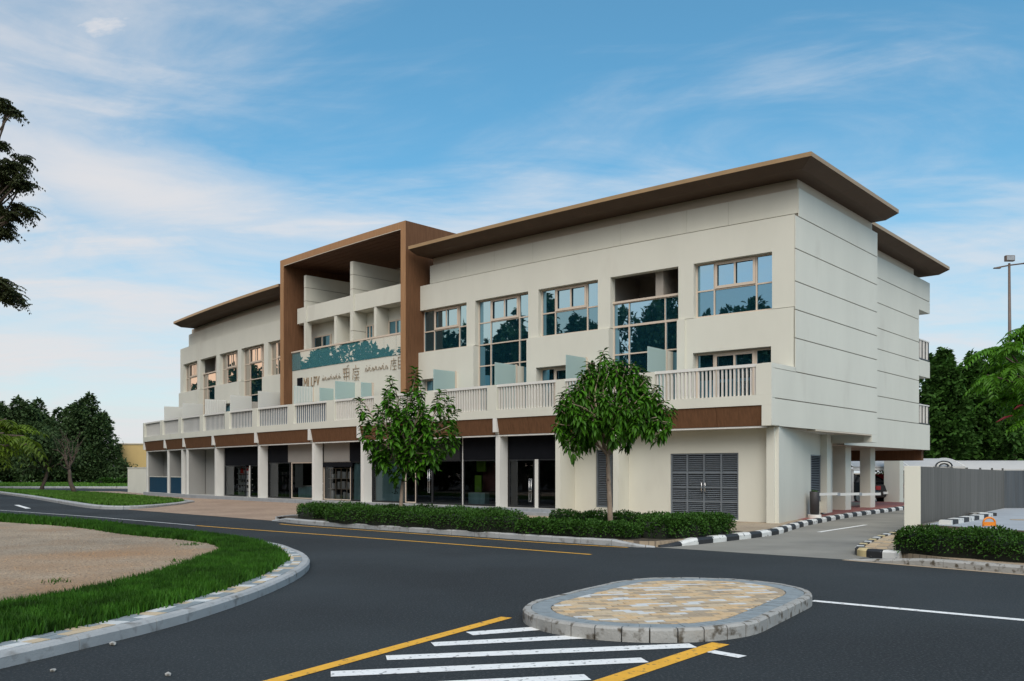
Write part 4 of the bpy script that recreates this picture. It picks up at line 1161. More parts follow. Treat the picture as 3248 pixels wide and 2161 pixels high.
Fp = [(-7.35, 29.4), (-10.6, 32.8), (-16.7, 39.0), (-16.4, 45.2), (-30, 65), (-45, 80)]
Bp = [FP(s, 0.36, 0) for s in (11.5, 17, 27, 33.5, 44, 55)]
mb = MB()
for i in range(5):
    n = 6
    for k in range(n):
        a = lambda u, j: tuple((Fp[j][q] * (1 - u) + Bp[j][q] * u) for q in (0, 1)) + (0.006 + 0.20 * u,)
        mb.quad(a(k / n, i), a((k + 1) / n, i), a((k + 1) / n, i + 1), a(k / n, i + 1))
o = mb.build('plaza', M['plaza']); o['kind'] = 'structure'
BEDF = [(-8.05, 30.1), (-7.52, 29.45), (-6.5, 28.1), (-3.8, 25.45), (-0.19, 22.1), (1.01, 21.0), (2.18, 19.95), (2.72, 19.5), (3.1, 19.45)]
STR = [(3.1, 19.45), (3.5, 19.60), (4.6, 20.65), (6.65, 23.04), (7.69, 24.9), (8.73, 26.9), (10.53, 29.83), (12.62, 33.0), (15.02, 36.22), (17.01, 38.91), (20.5, 43.2)]
bedf = spline(BEDF, 0.5); strp = spline(STR, 0.5)
pav = offset(bedf, 0.10)[::-1]
poly = offset(strp, 0.12) + [(19, 46), (10, 50), (-4, 45), FP(14.0, 1.0, 0)[:2], (-7.2, 30.0)] + offset(bedf, 0.12)[2:]
slab('pavement', [(p[0], p[1]) for p in poly], -0.02, 0.128, M['walk'], kind='structure')
# red strip beside the lane
rs_ = [p for p in offset(strp, 0.20) if 26.5 < p[1] < 43]
rin = [p for p in offset(strp, 2.2) if 26.5 < p[1] < 43]
slab('red_pavement', [(7.95, 26.0)] + rs_ + [(19, 45.5), (17, 46)] + rin[::-1][:-6] + [(9.2, 28.4)], None, 0.133, M['pink_pave'], kind='structure')

# planting bed in front of the building
bed = offset(bedf, 0.16) + [(3.6, 20.05), (4.6, 21.2), (5.85, 22.75), (5.3, 23.4), (3.2, 25.0), (0.6, 27.0), (-2.6, 29.7), (-5.6, 31.9), (-7.2, 31.2)]
slab('planting_bed', bed, None, 0.134, M['soil'], kind='structure')
KB = thing('bed_kerb', 'pale concrete kerb along the road in front of the clipped hedges', 'kerb', (-2.5, 24.5, 0))
kerb_blocks(KB, bedf, 0.17, 0.135, 0.85, [M['kerb']], ends=lambda i, n: min(1, .15 + (i / 6.0)) if i < 6 else (1 if i < n - 6 else max(.12, (n - i) / 6.0)))
KB2 = thing('bed_end_kerb', 'short kerb closing the left end of the hedge bed', 'kerb', (-7.4, 30.8, 0))
kerb_blocks(KB2, [(-6.6, 32.4), (-7.6, 31.4), (-7.95, 30.2)], 0.15, 0.15, 0.6, [M['kerb']])
KS = thing('striped_kerb', 'black and white painted kerb beside the car park lane under the building', 'kerb', (9, 27.5, 0))
kerb_blocks(KS, strp[1:], 0.20, 0.15, 0.62, [M['kerb_black'], M['kerb_white']], gap=0.003, cham=0.05, ends=lambda i, n: min(1, .25 + i / 10.0))

# ------------------------------------------------------------------ road markings
def stripe(name, pts, w, mat, label, cat='road marking', z=0.005, group=None):
    a = offset(pts, w / 2); b = offset(pts, -w / 2)
    mb = MB()
    for i in range(len(pts) - 1): mb.quad((*b[i], z), (*b[i + 1], z), (*a[i + 1], z), (*a[i], z))
    c = pts[len(pts) // 2]
    o = mb.build(name, M[mat], at=(c[0], c[1], 0)); tag(o, label, cat, group); return o
yc = spline([(-9.6, 27.4), (-8.4, 26.3), (-3.5, 22.2), (1.56, 17.76)], 1.0)
stripe('yellow_line', yc, 0.10, 'yellow', 'long thin yellow centre line running past the gravel island')
stripe('white_line', spline([(-45, 55), (-30, 45), (-17.54, 34.73), (-13.3, 30.9), (-9.65, 27.45)], 1.0), 0.09, 'pv_grey', 'faint pale line on the far road leading into the yellow centre line')
ye = spline([(-7.3, 28.3), (-6.4, 27.25), (-3.4, 24.55), (-0.4, 21.75), (0.98, 20.5), (2.5, 19.42)], 1.0)
stripe('yellow_line', ye, 0.09, 'yellow', 'thin yellow edge line just off the hedge bed kerb')
stripe('yellow_line', [(-2.95, 5.0), (-1.86, 7.0), (-0.06, 10.08)], 0.145, 'yellow', 'thick yellow line along the left of the white hatching')
stripe('yellow_line', [(-1.2, 4.5), (0.74, 7.0), (1.98, 8.54)], 0.18, 'yellow', 'thick yellow line along the right of the white hatching')
for (a, b, lab) in (((-0.43, 9.06), (0.26, 9.36), 'shortest white hatch bar, against the paved island'), ((-0.75, 8.50), (0.72, 8.90), 'white hatch bar second from the paved island'),
                    ((-1.10, 7.88), (1.70, 8.44), 'longest white hatch bar, in the middle of the hatching'), ((-1.46, 7.25), (1.15, 7.79), 'white hatch bar second nearest the camera'),
                    ((-1.85, 6.62), (0.60, 7.14), 'white hatch bar nearest the camera')):
    stripe('hatch_bar', [a, b], 0.20, 'roadwhite', lab, group='white hatching between the yellow lines')
stripe('white_dash', [(1.80, 8.17), (2.03, 7.92)], 0.13, 'roadwhite', 'short white dash right of the thick yellow line')
stripe('white_line', [(3.80, 11.38), (8.5, 7.55)], 0.14, 'roadwhite', 'white line from the paved island towards the right edge')
stripe('white_dash', [(8.3, 24.35), (9.9, 26.4), (10.9, 27.7)], 0.13, 'roadwhite', 'faint white dash in the middle of the car park lane', z=0.009)
stripe('white_dash', [(-24.5, 44.5), (-21.6, 40.2)], 0.22, 'roadwhite', 'worn white dash on the road left of the grass island')

# ------------------------------------------------------------------ traffic island with its pavers
ISL = thing('traffic_island', 'rounded traffic island of tan and grey pavers with pale kerb', 'traffic island', (1.93, 10.70, 0))
ia = np.array((0.53, 0.848)); ip = np.array((0.848, -0.53)); ic = np.array((1.94, 10.70))
def stadium(r, hl=0.93, n=26):
    out = []
    for k in range(n):
        t = -math.pi / 2 + math.pi * k / (n - 1)
        out.append(ic + ia * (hl + r * math.cos(t)) + ip * (r * math.sin(t)))
    for k in range(n):
        t = math.pi / 2 + math.pi * k / (n - 1)
        out.append(ic + ia * (-hl + r * math.cos(t)) + ip * (r * math.sin(t)))
    return [tuple(float(v) for v in p) for p in out][::1]
def ccw(p):
    a = sum(p[i][0] * p[(i + 1) % len(p)][1] - p[(i + 1) % len(p)][0] * p[i][1] for i in range(len(p)))
    return p if a > 0 else p[::-1]
ro = ccw(stadium(1.33))
kerb_blocks(ISL, ro, 0.09, 0.135, 0.27, [M['kerb_old']], closed=True, gap=0.007, cham=0.022)
slab('base', ccw(stadium(1.238)), -0.02, 0.108, M['joint'], ISL)
# slate ring: two rows of setts
def ring_setts(r0, r1, step, mats, z, par, name='sett'):
    a = resample(ccw(stadium(r0)), step, True); b0 = resample(ccw(stadium(r0)), 0.02, True)
    n = len(a)
    for i in range(n):
        p, q = np.array(a[i]), np.array(a[(i + 1) % n]); t = (q - p) / np.linalg.norm(q - p); nn = np.array((-t[1], t[0])); g = 0.003
        w = r0 - r1 - 2 * g; zz_ = z + rnd(-.0025, .0025)
        c0 = p + t * g + nn * g; c1 = q - t * g + nn * g; c2 = q - t * (g + .05 * step) + nn * (g + w); c3 = p + t * (g + .05 * step) + nn * (g + w)
        mb = MB(); mb.hexa([(*c0, z - .03), (*c1, z - .03), (*c2, z - .03), (*c3, z - .03), (*c0, zz_), (*c1, zz_), (*c2, zz_), (*c3, zz_)])
        mb.build(name, random.choice(mats), par)
ring_setts(1.237, 1.02, 0.115, [M['pv_slate']], 0.130, ISL)
def clip_poly(P, Q):
    """clip P by convex ccw Q"""
    for i in range(len(Q)):
        a, b = Q[i], Q[(i + 1) % len(Q)]; out = []
        f = lambda p: (b[0] - a[0]) * (p[1] - a[1]) - (b[1] - a[1]) * (p[0] - a[0])
        for k in range(len(P)):
            p, q = P[k], P[(k + 1) % len(P)]; fp, fq = f(p), f(q)
            if fp >= 0: out.append(p)
            if (fp >= 0) != (fq >= 0): u = fp / (fp - fq); out.append((p[0] + (q[0] - p[0]) * u, p[1] + (q[1] - p[1]) * u))
        P = out
        if len(P) < 3: return []
    return P
inner = ccw(stadium(1.015, n=14))
pmats = [M['pv_tan']] * 5 + [M['pv_sand']] * 5 + [M['pv_brown']] * 5 + [M['pv_grey']] * 3
pa = rot((1, 0), R(12)); pb = rot((1, 0), R(102)); npv = 0
L_, H_ = 0.208, 0.104
for j in range(-20, 21):
    for i in range(-12, 13):
        u = (i + (0.5 if j % 2 else 0)) * L_; v = j * H_; g = 0.0025
        P = []
        for du, dv in ((g, g), (L_ - g, g), (L_ - g, H_ - g), (g, H_ - g)):
            P.append((float(ic[0] + pa[0] * (u + du) + pb[0] * (v + dv)), float(ic[1] + pa[1] * (u + du) + pb[1] * (v + dv))))
        Q = clip_poly(P, inner)
        if len(Q) < 3: continue
        ar = abs(sum(Q[k][0] * Q[(k + 1) % len(Q)][1] - Q[(k + 1) % len(Q)][0] * Q[k][1] for k in range(len(Q)))) / 2
        if ar < 0.0008: continue
        z = 0.131 + rnd(-.003, .003); mb = MB(); n = len(Q)
        mb.add([(*q, z) for q in Q] + [(*q, z - .03) for q in Q], [tuple(range(n))] + [(k, n + k, n + (k + 1) % n, (k + 1) % n) for k in range(n)])
        mb.build('paver', random.choice(pmats), ISL); npv += 1
print('island pavers', npv)

# ------------------------------------------------------------------ gravel island on the left
LK = spline([(-5.4, 4.3), (-4.75, 6.0), (-4.25, 7.42), (-3.86, 8.55), (-3.53, 9.72), (-3.30, 11.45), (-3.25, 13.4), (-3.38, 14.96), (-3.68, 16.25), (-4.25, 17.65), (-5.2, 19.4), (-7.7, 22.3), (-12.9, 27.2), (-18.5, 31.8), (-31, 41)], 0.5)
poly = offset(LK, 0.10) + [(-45, 38), (-40, 5), (-12, 2)]
slab('island_fill', poly, -0.02, 0.105, M['turf'], kind='structure')
GI = [(-7.4, 5.2), (-6.3, 7.9), (-5.49, 9.65), (-5.10, 10.9), (-4.97, 13.2), (-5.15, 15.4), (-5.62, 17.8), (-6.95, 19.7), (-9.25, 21.75), (-11.9, 24.6), (-16.1, 27.7), (-29, 37.0)]
gin = spline(GI, 0.5)
slab('gravel', gin + [(-44, 36), (-40, 6), (-13, 3)], None, 0.125, M['gravel'], kind='structure')
KL = thing('island_kerb', 'long curving concrete kerb round the grass edged gravel island', 'kerb', (-4, 11, 0))
kerb_blocks(KL, LK, 0.13, 0.125, 1.05, [M['kerb']], gap=0.004, cham=0.03)
PS = thing('paver_edging', 'row of tan and grey pavers inside the curving kerb', 'paving strip', (-4.2, 11, 0.1))
pl = resample(offset(LK, 0.135), 0.20); pin = offset(pl, 0.27); ptop = offset(pl, 0.135)
cnt = 0
for i in range(len(pl) - 1):
    if pl[i][1] > 24: break
    pm = [M['pv_slate'], M['pv_slate'], M['pv_grey'], M['pv_sand']]
    for A, B in ((pl, ptop), (ptop, pin)):
        p, q, r_, s_ = [np.array(v) for v in (A[i], A[i + 1], B[i + 1], B[i])]
        g = 0.015
        pts = [p + (q - p) * g, q - (q - p) * g, r_ - (r_ - s_) * g, s_ + (r_ - s_) * g]
        z = 0.128 + rnd(-.003, .003)
        mb = MB(); mb.hexa([(*v, z - .03) for v in pts] + [(*v, z) for v in pts])
        mb.build('paver', random.choice(pm), PS); cnt += 1
print('edging pavers', cnt)

# ------------------------------------------------------------------ blades of grass
def blades(name, P, h, w, mat, seed, lean=0.5, kind='stuff'):
    rng = np.random.default_rng(seed); n = len(P)
    az = rng.uniform(0, 2 * np.pi, n); hh = h * rng.uniform(.55, 1.2, n); ww = w * rng.uniform(.7, 1.3, n)
    ld = rng.uniform(0, 2 * np.pi, n); la = rng.uniform(.05, lean, n) * hh
    tx = np.stack([np.cos(az), np.sin(az), np.zeros(n)], 1); le = np.stack([np.cos(ld), np.sin(ld), np.zeros(n)], 1)
    up = np.array([0, 0, 1.0])
    B = np.asarray(P)
    v0 = B - tx * ww[:, None] / 2; v1 = B + tx * ww[:, None] / 2
    mid = B + up * (hh * .55)[:, None] + le * (la * .35)[:, None]
    v2 = mid - tx * ww[:, None] * .42; v3 = mid + tx * ww[:, None] * .42
    v4 = B + up * hh[:, None] + le * la[:, None]
    V = np.stack([v0, v1, v2, v3, v4], 1).reshape(-1, 3)
    o = np.arange(n)[:, None] * 5
    F = np.concatenate([o + np.array([[0, 1, 3]]), o + np.array([[0, 3, 2]]), o + np.array([[2, 3, 4]])], 1).reshape(-1, 3)
    return np_mesh(name, V, F, mat, kind=kind)
go = np.array(resample(offset(LK, 0.47), 0.25)); gi = np.array(resample(gin, len(gin) and 0.25))
m_ = 400
def arr_resample(A, m):
    L = np.r_[0, np.cumsum(np.linalg.norm(np.diff(A, axis=0), axis=1))]; t = np.linspace(0, L[-1], m)
    return np.stack([np.interp(t, L, A[:, 0]), np.interp(t, L, A[:, 1])], 1)
# pair the two edges by nearest point
go = arr_resample(go, 900); gi = arr_resample(gi, 900)
pair = gi[np.argmin(((go[:, None] - gi[None]) ** 2).sum(2), 1)]
def band_points(n, ymin, ymax, seed):
    rng = np.random.default_rng(seed); out = []
    ok = np.where((go[:, 1] > ymin) & (go[:, 1] < ymax))[0]
    k = rng.choice(ok, n); u = rng.uniform(-0.02, 1.06, n); wob = rng.normal(0, .05, (n, 2))
    P = go[k] * (1 - u[:, None]) + pair[k] * u[:, None] + wob * np.where((u > .9) | (u < .06), 1.0, 1.0)[:, None]
    return np.c_[P, np.full(n, 0.10)]
blades('grass', band_points(80000, 4.0, 15.5, 1), 0.160, 0.020, M['grass'], 2, 0.5)
blades('grass', band_points(38000, 15.0, 25, 3), 0.15, 0.024, M['grass'], 4, 0.5)
blades('grass', band_points(16000, 24.5, 41, 5), 0.20, 0.040, M['grass'], 6, 0.7)
# stray weeds on the gravel and a few stones on the road by the kerb
rw = np.random.default_rng(21); P = []
for cx, cy in ((-5.55, 15.1), (-6.6, 18.6), (-5.75, 9.9), (-6.2, 12.3)):
    P.append(np.c_[rw.normal(cx, .12, 40), rw.normal(cy, .12, 40), np.full(40, .12)])
blades('weed', np.concatenate(P), 0.07, 0.015, M['grass'], 8, 1.2)
def pebble(x, y, z, r, lab):
    bm = bmesh.new(); bmesh.ops.create_icosphere(bm, subdivisions=1, radius=r)
    for v in bm.verts: v.co = Vector((v.co.x * rnd(.8, 1.3), v.co.y * rnd(.8, 1.3), v.co.z * rnd(.5, .8)))
    me = bpy.data.meshes.new('pebble'); bm.to_mesh(me); bm.free(); me.materials.append(M['kerb_old'])
    o = bpy.data.objects.new('pebble', me); COL.objects.link(o); o.location = (x, y, z); tag(o, lab, 'pebble')
pebble(-3.75, 8.45, .02, .035, 'pale pebble at the foot of the curving kerb')
pebble(-2.75, 7.2, .012, .028, 'pale pebble out on the asphalt near the camera')
pebble(-3.75, 7.35, .012, .026, 'pale pebble on the asphalt by the left frame edge')
# loose gravel on the bed, nearest part
rg = np.random.default_rng(31); n = 5200
gx = rg.uniform(-16, -5.0, n); gy = rg.uniform(8.5, 24, n)
from mathutils.geometry import intersect_point_line
GIa = np.array(gin)
def inside_gravel(x, y):
    xi = np.interp(y, GIa[:, 1], GIa[:, 0]); return x < xi - 0.05
ok = inside_gravel(gx, gy); gx, gy = gx[ok], gy[ok]; n = len(gx)
base = np.array([[1, 0, 0], [0, 1, 0], [-1, 0, 0], [0, -1, 0], [0, 0, .8]], float)
sz = rg.uniform(.010, .028, n); th = rg.uniform(0, 6.28, n)
V = np.zeros((n, 5, 3)); c, s = np.cos(th), np.sin(th)
for k in range(5):
    V[:, k, 0] = gx + sz * (base[k, 0] * c - base[k, 1] * s); V[:, k, 1] = gy + sz * (base[k, 0] * s + base[k, 1] * c) * .8; V[:, k, 2] = .124 + sz * base[k, 2]
F = (np.arange(n)[:, None, None] * 5 + np.array([[0, 1, 4], [1, 2, 4], [2, 3, 4], [3, 0, 4]])[None]).reshape(-1, 3)
np_mesh('loose_gravel', V.reshape(-1, 3), F, M['gravel'], kind='stuff')

# ------------------------------------------------------------------ grass island beyond the road, far lawn
MK = spline([(-75, 112), (-52, 86), (-38.4, 67.4), (-30.5, 56.7), (-22.4, 45.2), (-18.9, 40.4), (-17.3, 39.1), (-16.4, 39.6), (-16.0, 42.0), (-16.3, 45.4), (-17.8, 48.7), (-30.1, 64.9), (-45.1, 79.3), (-66, 104)], 0.8)
slab('grass_island_soil', offset(MK, 0.25), -0.02, 0.14, M['turf'], kind='structure')
KM = thing('grass_island_kerb', 'pale stepped kerb round the grass island with two leaning trees', 'kerb', (-20, 44, 0))
kerb_blocks(KM, MK, 0.30, 0.16, 1.3, [M['kerb']], cham=0.04)
rg = np.random.default_rng(41)
pm_ = np.array(offset(MK, 0.5)); 
def pts_in_poly(P, n, seed):
    rng = np.random.default_rng(seed); P = np.asarray(P); lo, hi = P.min(0), P.max(0); out = []
    while sum(len(o) for o in out) < n:
        q = rng.uniform(lo, hi, (4 * n, 2)); ins = np.zeros(len(q), bool); j = len(P) - 1
        for i in range(len(P)):
            c = ((P[i, 1] > q[:, 1]) != (P[j, 1] > q[:, 1])) & (q[:, 0] < (P[j, 0] - P[i, 0]) * (q[:, 1] - P[i, 1]) / (P[j, 1] - P[i, 1] + 1e-12) + P[i, 0])
            ins ^= c; j = i
        out.append(q[ins])
    return np.concatenate(out)[:n]
q = pts_in_poly(pm_, 42000, 6)
blades('lawn', np.c_[q, np.full(len(q), .13)], 0.15, 0.06, M['grass_far'], 9, .6)
slab('far_lawn', [(-120, 104), (-62, 92), (-39, 91), (-30, 96), (-28, 150), (-130, 170)], -0.02, 0.16, M['grass_far'], kind='structure')
KF = thing('far_lawn_kerb', 'pale kerb along the front of the far lawn', 'kerb', (-60, 92, 0))
kerb_blocks(KF, [(-120, 103.5), (-62, 91.5), (-39, 90.5), (-29.5, 95.5)], 0.3, 0.18, 3.0, [M['kerb']])
q = pts_in_poly([(-110, 103.5), (-62, 92.5), (-40, 92), (-32, 97), (-34, 120), (-110, 128)], 15000, 7)
blades('lawn', np.c_[q, np.full(len(q), .15)], 0.22, 0.14, M['grass_far'], 10, .5)

# ------------------------------------------------------------------ plants
LEAF_V = np.array([[0, 0, 0], [-.5, .35, .05], [0, .32, -.02], [.5, .35, .05], [-.42, .68, -.02], [0, .66, -.10], [.42, .68, -.02], [0, 1, -.26]])
LEAF_F = np.array([[0, 2, 1], [0, 3, 2], [1, 2, 5], [1, 5, 4], [2, 3, 6], [2, 6, 5], [4, 5, 7], [5, 6, 7]])
def frames(D, rng, flat=0.75):
    """rows: (side, along, normal) for leaves pointing along D with the face mostly up"""
    D = D / np.linalg.norm(D, axis=1, keepdims=True)
    U = np.array([0, 0, 1.0]) + rng.normal(0, 1 - flat, (len(D), 3))
    S = np.cross(D, U); S /= np.linalg.norm(S, axis=1, keepdims=True) + 1e-9
    N = np.cross(S, D)
    return S, D, N
def leaf_cloud(pos, D, L, wr, rng, flat=0.75):
    S, A, N = frames(D, rng, flat)
    V = pos[:, None] + L[:, None, None] * (LEAF_V[None, :, 0:1] * wr * S[:, None] + LEAF_V[None, :, 1:2] * A[:, None] + LEAF_V[None, :, 2:3] * N[:, None])
    return V, (S, A, N)
def leaves_mesh(name, V, mat, parent, kind='stuff'):
    n = len(V); F = (np.arange(n)[:, None, None] * 8 + LEAF_F[None]).reshape(-1, 3)
    return np_mesh(name, V.reshape(-1, 3), F, mat, parent, kind=kind)
_leaf_me = {}
def leaf_objects(parent, pos, fr, L, wr, mat, n):
    """the n leaves that show largest become objects that share one mesh"""
    S, A, N = fr
    key = (mat.name, wr)
    if key not in _leaf_me:
        me = bpy.data.meshes.new('leaf'); v = LEAF_V.copy(); v[:, 0] *= wr
        me.from_pydata(v.tolist(), [], LEAF_F.tolist()); me.materials.append(mat); _leaf_me[key] = me
    w = worldloc(parent)
    for i in range(n):
        o = bpy.data.objects.new('leaf', _leaf_me[key]); COL.objects.link(o); o.parent = parent
        l = float(L[i]); m = Matrix(((S[i, 0] * l, A[i, 0] * l, N[i, 0] * l, pos[i, 0] - w.x), (S[i, 1] * l, A[i, 1] * l, N[i, 1] * l, pos[i, 1] - w.y), (S[i, 2] * l, A[i, 2] * l, N[i, 2] * l, pos[i, 2] - w.z), (0, 0, 0, 1)))
        o.matrix_local = m
def limb(mb, a, b, r0, r1, rng, wob=0.08, n=6, seg=6):
    a, b = np.array(a, float), np.array(b, float); L = np.linalg.norm(b - a); pts = []
    ph = rng.uniform(0, 6, 2)
    for i in range(seg + 1):
        t = i / seg; p = a + (b - a) * t
        k = wob * L * math.sin(math.pi * t)
        p = p + np.array([math.sin(ph[0] + 3 * t), math.cos(ph[1] + 3 * t), 0.4 * math.sin(ph[0] + 2 * t)]) * k
        pts.append(p)
    mb.tube(pts, [r0 + (r1 - r0) * i / seg for i in range(seg + 1)], n)
    return pts
def whorl_tree(name, label, base, trunk, fork, tips, leafL, wr, per, mat, seed, rt=0.065, droop=0.35, stem=0.45, cat='tree'):
    rng = np.random.default_rng(seed)
    t = thing(name, label, cat, base)
    mb = MB()
    pts = [np.array(base)] + [np.array(p) for p in trunk] + [np.array(fork)]
    # smooth trunk
    fine = []
    for i in range(len(pts) - 1):
        for k in range(5): fine.append(pts[i] + (pts[i + 1] - pts[i]) * k / 5)
    fine.append(pts[-1]); n = len(fine)
    mb.tube(fine, [rt * 1.35 if i == 0 else rt * (1.05 - .35 * i / n) * (1 + .05 * math.sin(i * 2.3)) for i in range(n)], 10)
    fork = np.array(fork, float)
    tips = np.array(tips, float)
    k = max(3, int(len(tips) ** .5 * .75))
    # primary limbs by sector of azimuth
    az = np.arctan2(tips[:, 1] - fork[1], tips[:, 0] - fork[0]); order = np.argsort(az); groups = np.array_split(order, k)
    for g in groups:
        c = tips[g].mean(0); m = fork + (c - fork) * .5 + np.array([0, 0, .05])
        limb(mb, fork - np.array([0, 0, .05]), m, rt * .55, rt * .34, rng, .10)
        for j in g: limb(mb, m, tips[j], rt * .30, .010, rng, .10, 5)
    mb.build('trunk', M['bark'], t, smooth=True)
    P, D, L = [], [], []
    for tp in tips:
        ax = tp - fork; ax = ax / np.linalg.norm(ax); ax = ax * .6 + np.array([0, 0, .55]); ax /= np.linalg.norm(ax)
        ref = np.cross(ax, [0.3, 0.5, 0.1]); ref /= np.linalg.norm(ref); ref2 = np.cross(ax, ref)
        for q in range(per):
            f = q / per; th = q * 2.4 + rng.uniform(-.4, .4)
            pos = tp - ax * stem * (1 - f) * rng.uniform(.7, 1.1)
            el = 0.15 + .9 * f - droop * (1.2 - f)
            d = (ref * math.cos(th) + ref2 * math.sin(th)) + ax * el + np.array([0, 0, -droop * rng.uniform(.2, 1.3)])
            P.append(pos); D.append(d); L.append(leafL * rng.uniform(.65, 1.15) * (1.05 - .35 * f))
    P, D, L = np.array(P), np.array(D), np.array(L)
    V, fr = leaf_cloud(P, D, L, wr, rng)
    score = L / np.linalg.norm(P - np.array([0, 0, HC]), axis=1) * (1 + .25 * np.clip((P[:, 1].mean() - P[:, 1]), -1, 1)) + (P[:, 2] > np.median(P[:, 2])) * .001
    o = np.argsort(-score); a, b = o[:290], o[290:]
    leaf_objects(t, P[a], tuple(x[a] for x in fr), L[a], wr, mat, len(a))
    leaves_mesh('crown', V[b], mat, t)
    return t

# tree in front of the portal: open crown with upright sprays
Y1 = 27.3
def at(px, py, y): return ((px - 1624) / 2855 * y, y, HC + (1498 - py) / 2855 * y)
rng = np.random.default_rng(3); tips = []
for px, py, dy in ((1318, 1170, 0), (1330, 1215, -.4), (1238, 1195, .3), (1228, 1240, -.3), (1140, 1265, -.2), (1150, 1310, .3), (1398, 1240, -.3), (1425, 1262, .2), (1445, 1300, -.1), (1440, 1345, -.5), (1455, 1375, -.2),
                   (1150, 1360, -.5), (1165, 1400, 0), (1205, 1430, -.6), (1195, 1330, -.9), (1260, 1275, -.8), (1290, 1300, -1.0), (1350, 1290, -.9), (1370, 1330, -1.0), (1240, 1350, -1.1), (1310, 1370, -1.2), (1380, 1400, -.9),
                   (1270, 1425, -1.0), (1400, 1430, -.3), (1350, 1440, -.8), (1230, 1470, -.2), (1300, 1330, .9), (1250, 1380, .9), (1350, 1380, .9), (1300, 1240, .6), (1195, 1290, .8), (1400, 1310, .8), (1330, 1460, .5), (1215, 1400, .6), (1290, 1250, -.5), (1265, 1330, 0), (1330, 1340, 0), (1280, 1400, .2), (1420, 1400, .4), (1180, 1440, .3)):
    tips.append(at(px, py, Y1 + dy))
for i in range(26):
    th, q, h = rng.uniform(0, 6.28), math.sqrt(rng.uniform(0, 1)), rng.uniform(0, 1)
    tips.append(at(1295 + 115 * q * math.cos(th), 1440 - 190 * h, Y1 + 1.0 * q * math.sin(th)))
whorl_tree('street_tree', 'young tree with open upright leaf sprays in front of the brown portal', (at(1267, 1655, Y1)[0], Y1, 0.13), [at(1272, 1600, Y1), at(1276, 1540, Y1)], at(1282, 1505, Y1), tips, 0.31, 0.40, 38, M['leaf'], 7, 0.062, 0.42, 0.62)
# tree in front of the louvre doors: dense umbrella
Y2 = 22.2; rng = np.random.default_rng(8); tips = []
c = at(1940, 1420, Y2)
for i in range(165):
    th = rng.uniform(0, 2 * np.pi); rr = math.sqrt(rng.uniform(0, 1)); u = rng.uniform(.25, 1.0) if i > 60 else rng.uniform(.9, 1.12)
    lob = 1 + .14 * math.sin(3 * th + 1) + .10 * math.sin(5 * th)
    x, y = 1.42 * rr * lob * math.cos(th), 1.25 * rr * lob * math.sin(th); top = 2.30 * (1 - .66 * rr ** 1.7)
    z = top * u + (.12 if rr > .75 else 0.05)
    tips.append((c[0] + .02 + x, c[1] + y, c[2] + max(.12 if rr > .5 else .5, z)))
for px, py in ((1945, 1128), (1985, 1150), (1870, 1160), (2050, 1190), (1800, 1215), (2110, 1260), (2125, 1330), (1760, 1330), (1780, 1270), (1790, 1390)):
    tips.append(at(px, py + 12, Y2 - .3))
whorl_tree('street_tree', 'round crowned tree with dense drooping leaves before the grey louvre doors', (at(1938, 1690, Y2)[0], Y2, 0.13), [at(1934, 1600, Y2), at(1930, 1510, Y2)], at(1928, 1440, Y2), tips, 0.27, 0.32, 31, M['leaf'], 12, 0.068, 0.75, 0.45)

# fern-like sprays (flame tree) for the trees at the frame edges
def frond_tree(name, label, base, fork, tips, fl, leaf, wr, mat, seed, pairs=9, rt=0.10, extra=None, droop=.5, per=7, bark='bark_dark'):
    rng = np.random.default_rng(seed); t = thing(name, label, 'tree', base); mb = MB()
    limb(mb, base, fork, rt * 1.2, rt * .8, rng, .04, 9)
    fork = np.array(fork, float); P, D, L = [], [], []
    k = max(2, int(len(tips) / 6)); tips = np.array(tips, float); az = np.arctan2(tips[:, 1] - fork[1], tips[:, 0] - fork[0]); gr = np.array_split(np.argsort(az), k)
    for g in gr:
        m = fork + (tips[g].mean(0) - fork) * .55
        limb(mb, fork, m, rt * .6, rt * .3, rng, .08)
        for j in g: limb(mb, m, tips[j], rt * .28, .012, rng, .10, 5)
    for tp in tips:
        out = tp - fork; out[2] *= .3; out /= np.linalg.norm(out) + 1e-9
        for q in range(per):
            th = rng.uniform(-1.9, 1.9); d = np.array([out[0] * math.cos(th) - out[1] * math.sin(th), out[0] * math.sin(th) + out[1] * math.cos(th), rng.uniform(-.25, .55)])
            s = np.cross(d, [0, 0, 1.0]); s /= np.linalg.norm(s) + 1e-9; ln = fl * rng.uniform(.6, 1.15); st = tp - d * rng.uniform(0, .3)
            for i in range(pairs):
                f = (i + 1) / pairs; p = st + d * ln * f + np.array([0, 0, -droop * ln * f * f])
                for sg in (-1, 1):
                    P.append(p); D.append(d * .55 + s * sg + np.array([0, 0, -.35 - .4 * f])); L.append(leaf * (1.1 - .55 * abs(f - .45)) * rng.uniform(.8, 1.15))
    mb.build('trunk', M[bark], t, smooth=True)
    V, fr = leaf_cloud(np.array(P), np.array(D), np.array(L), wr, rng)
    leaves_mesh('crown', V, mat, t)
    if extra: extra(t)
    return t
rng = np.random.default_rng(14); tips = []
for px, py, dy in ((3150, 1105, 0), (3185, 1100, .5), (3215, 1085, -.4), (3240, 1070, .2), (3130, 1190, -.3), (3165, 1195, .4), (3195, 1185, .1), (3225, 1150, -.3), (3240, 1200, -.4), (3205, 1250, .1), (3235, 1280, .3), (3260, 1230, 0), (3270, 1120, .4), (3275, 1320, -.3), (3290, 1030, 0), (3300, 1180, .6), (3320, 1100, -.5), (3330, 1260, .5), (3360, 1180, 0), (3400, 1080, 0), (3420, 1240, .3), (3480, 1150, -.5), (3500, 1050, .5), (3560, 1180, 0), (3250, 1040, .3)):
    tips.append(at(px, py, 15.5 + dy))
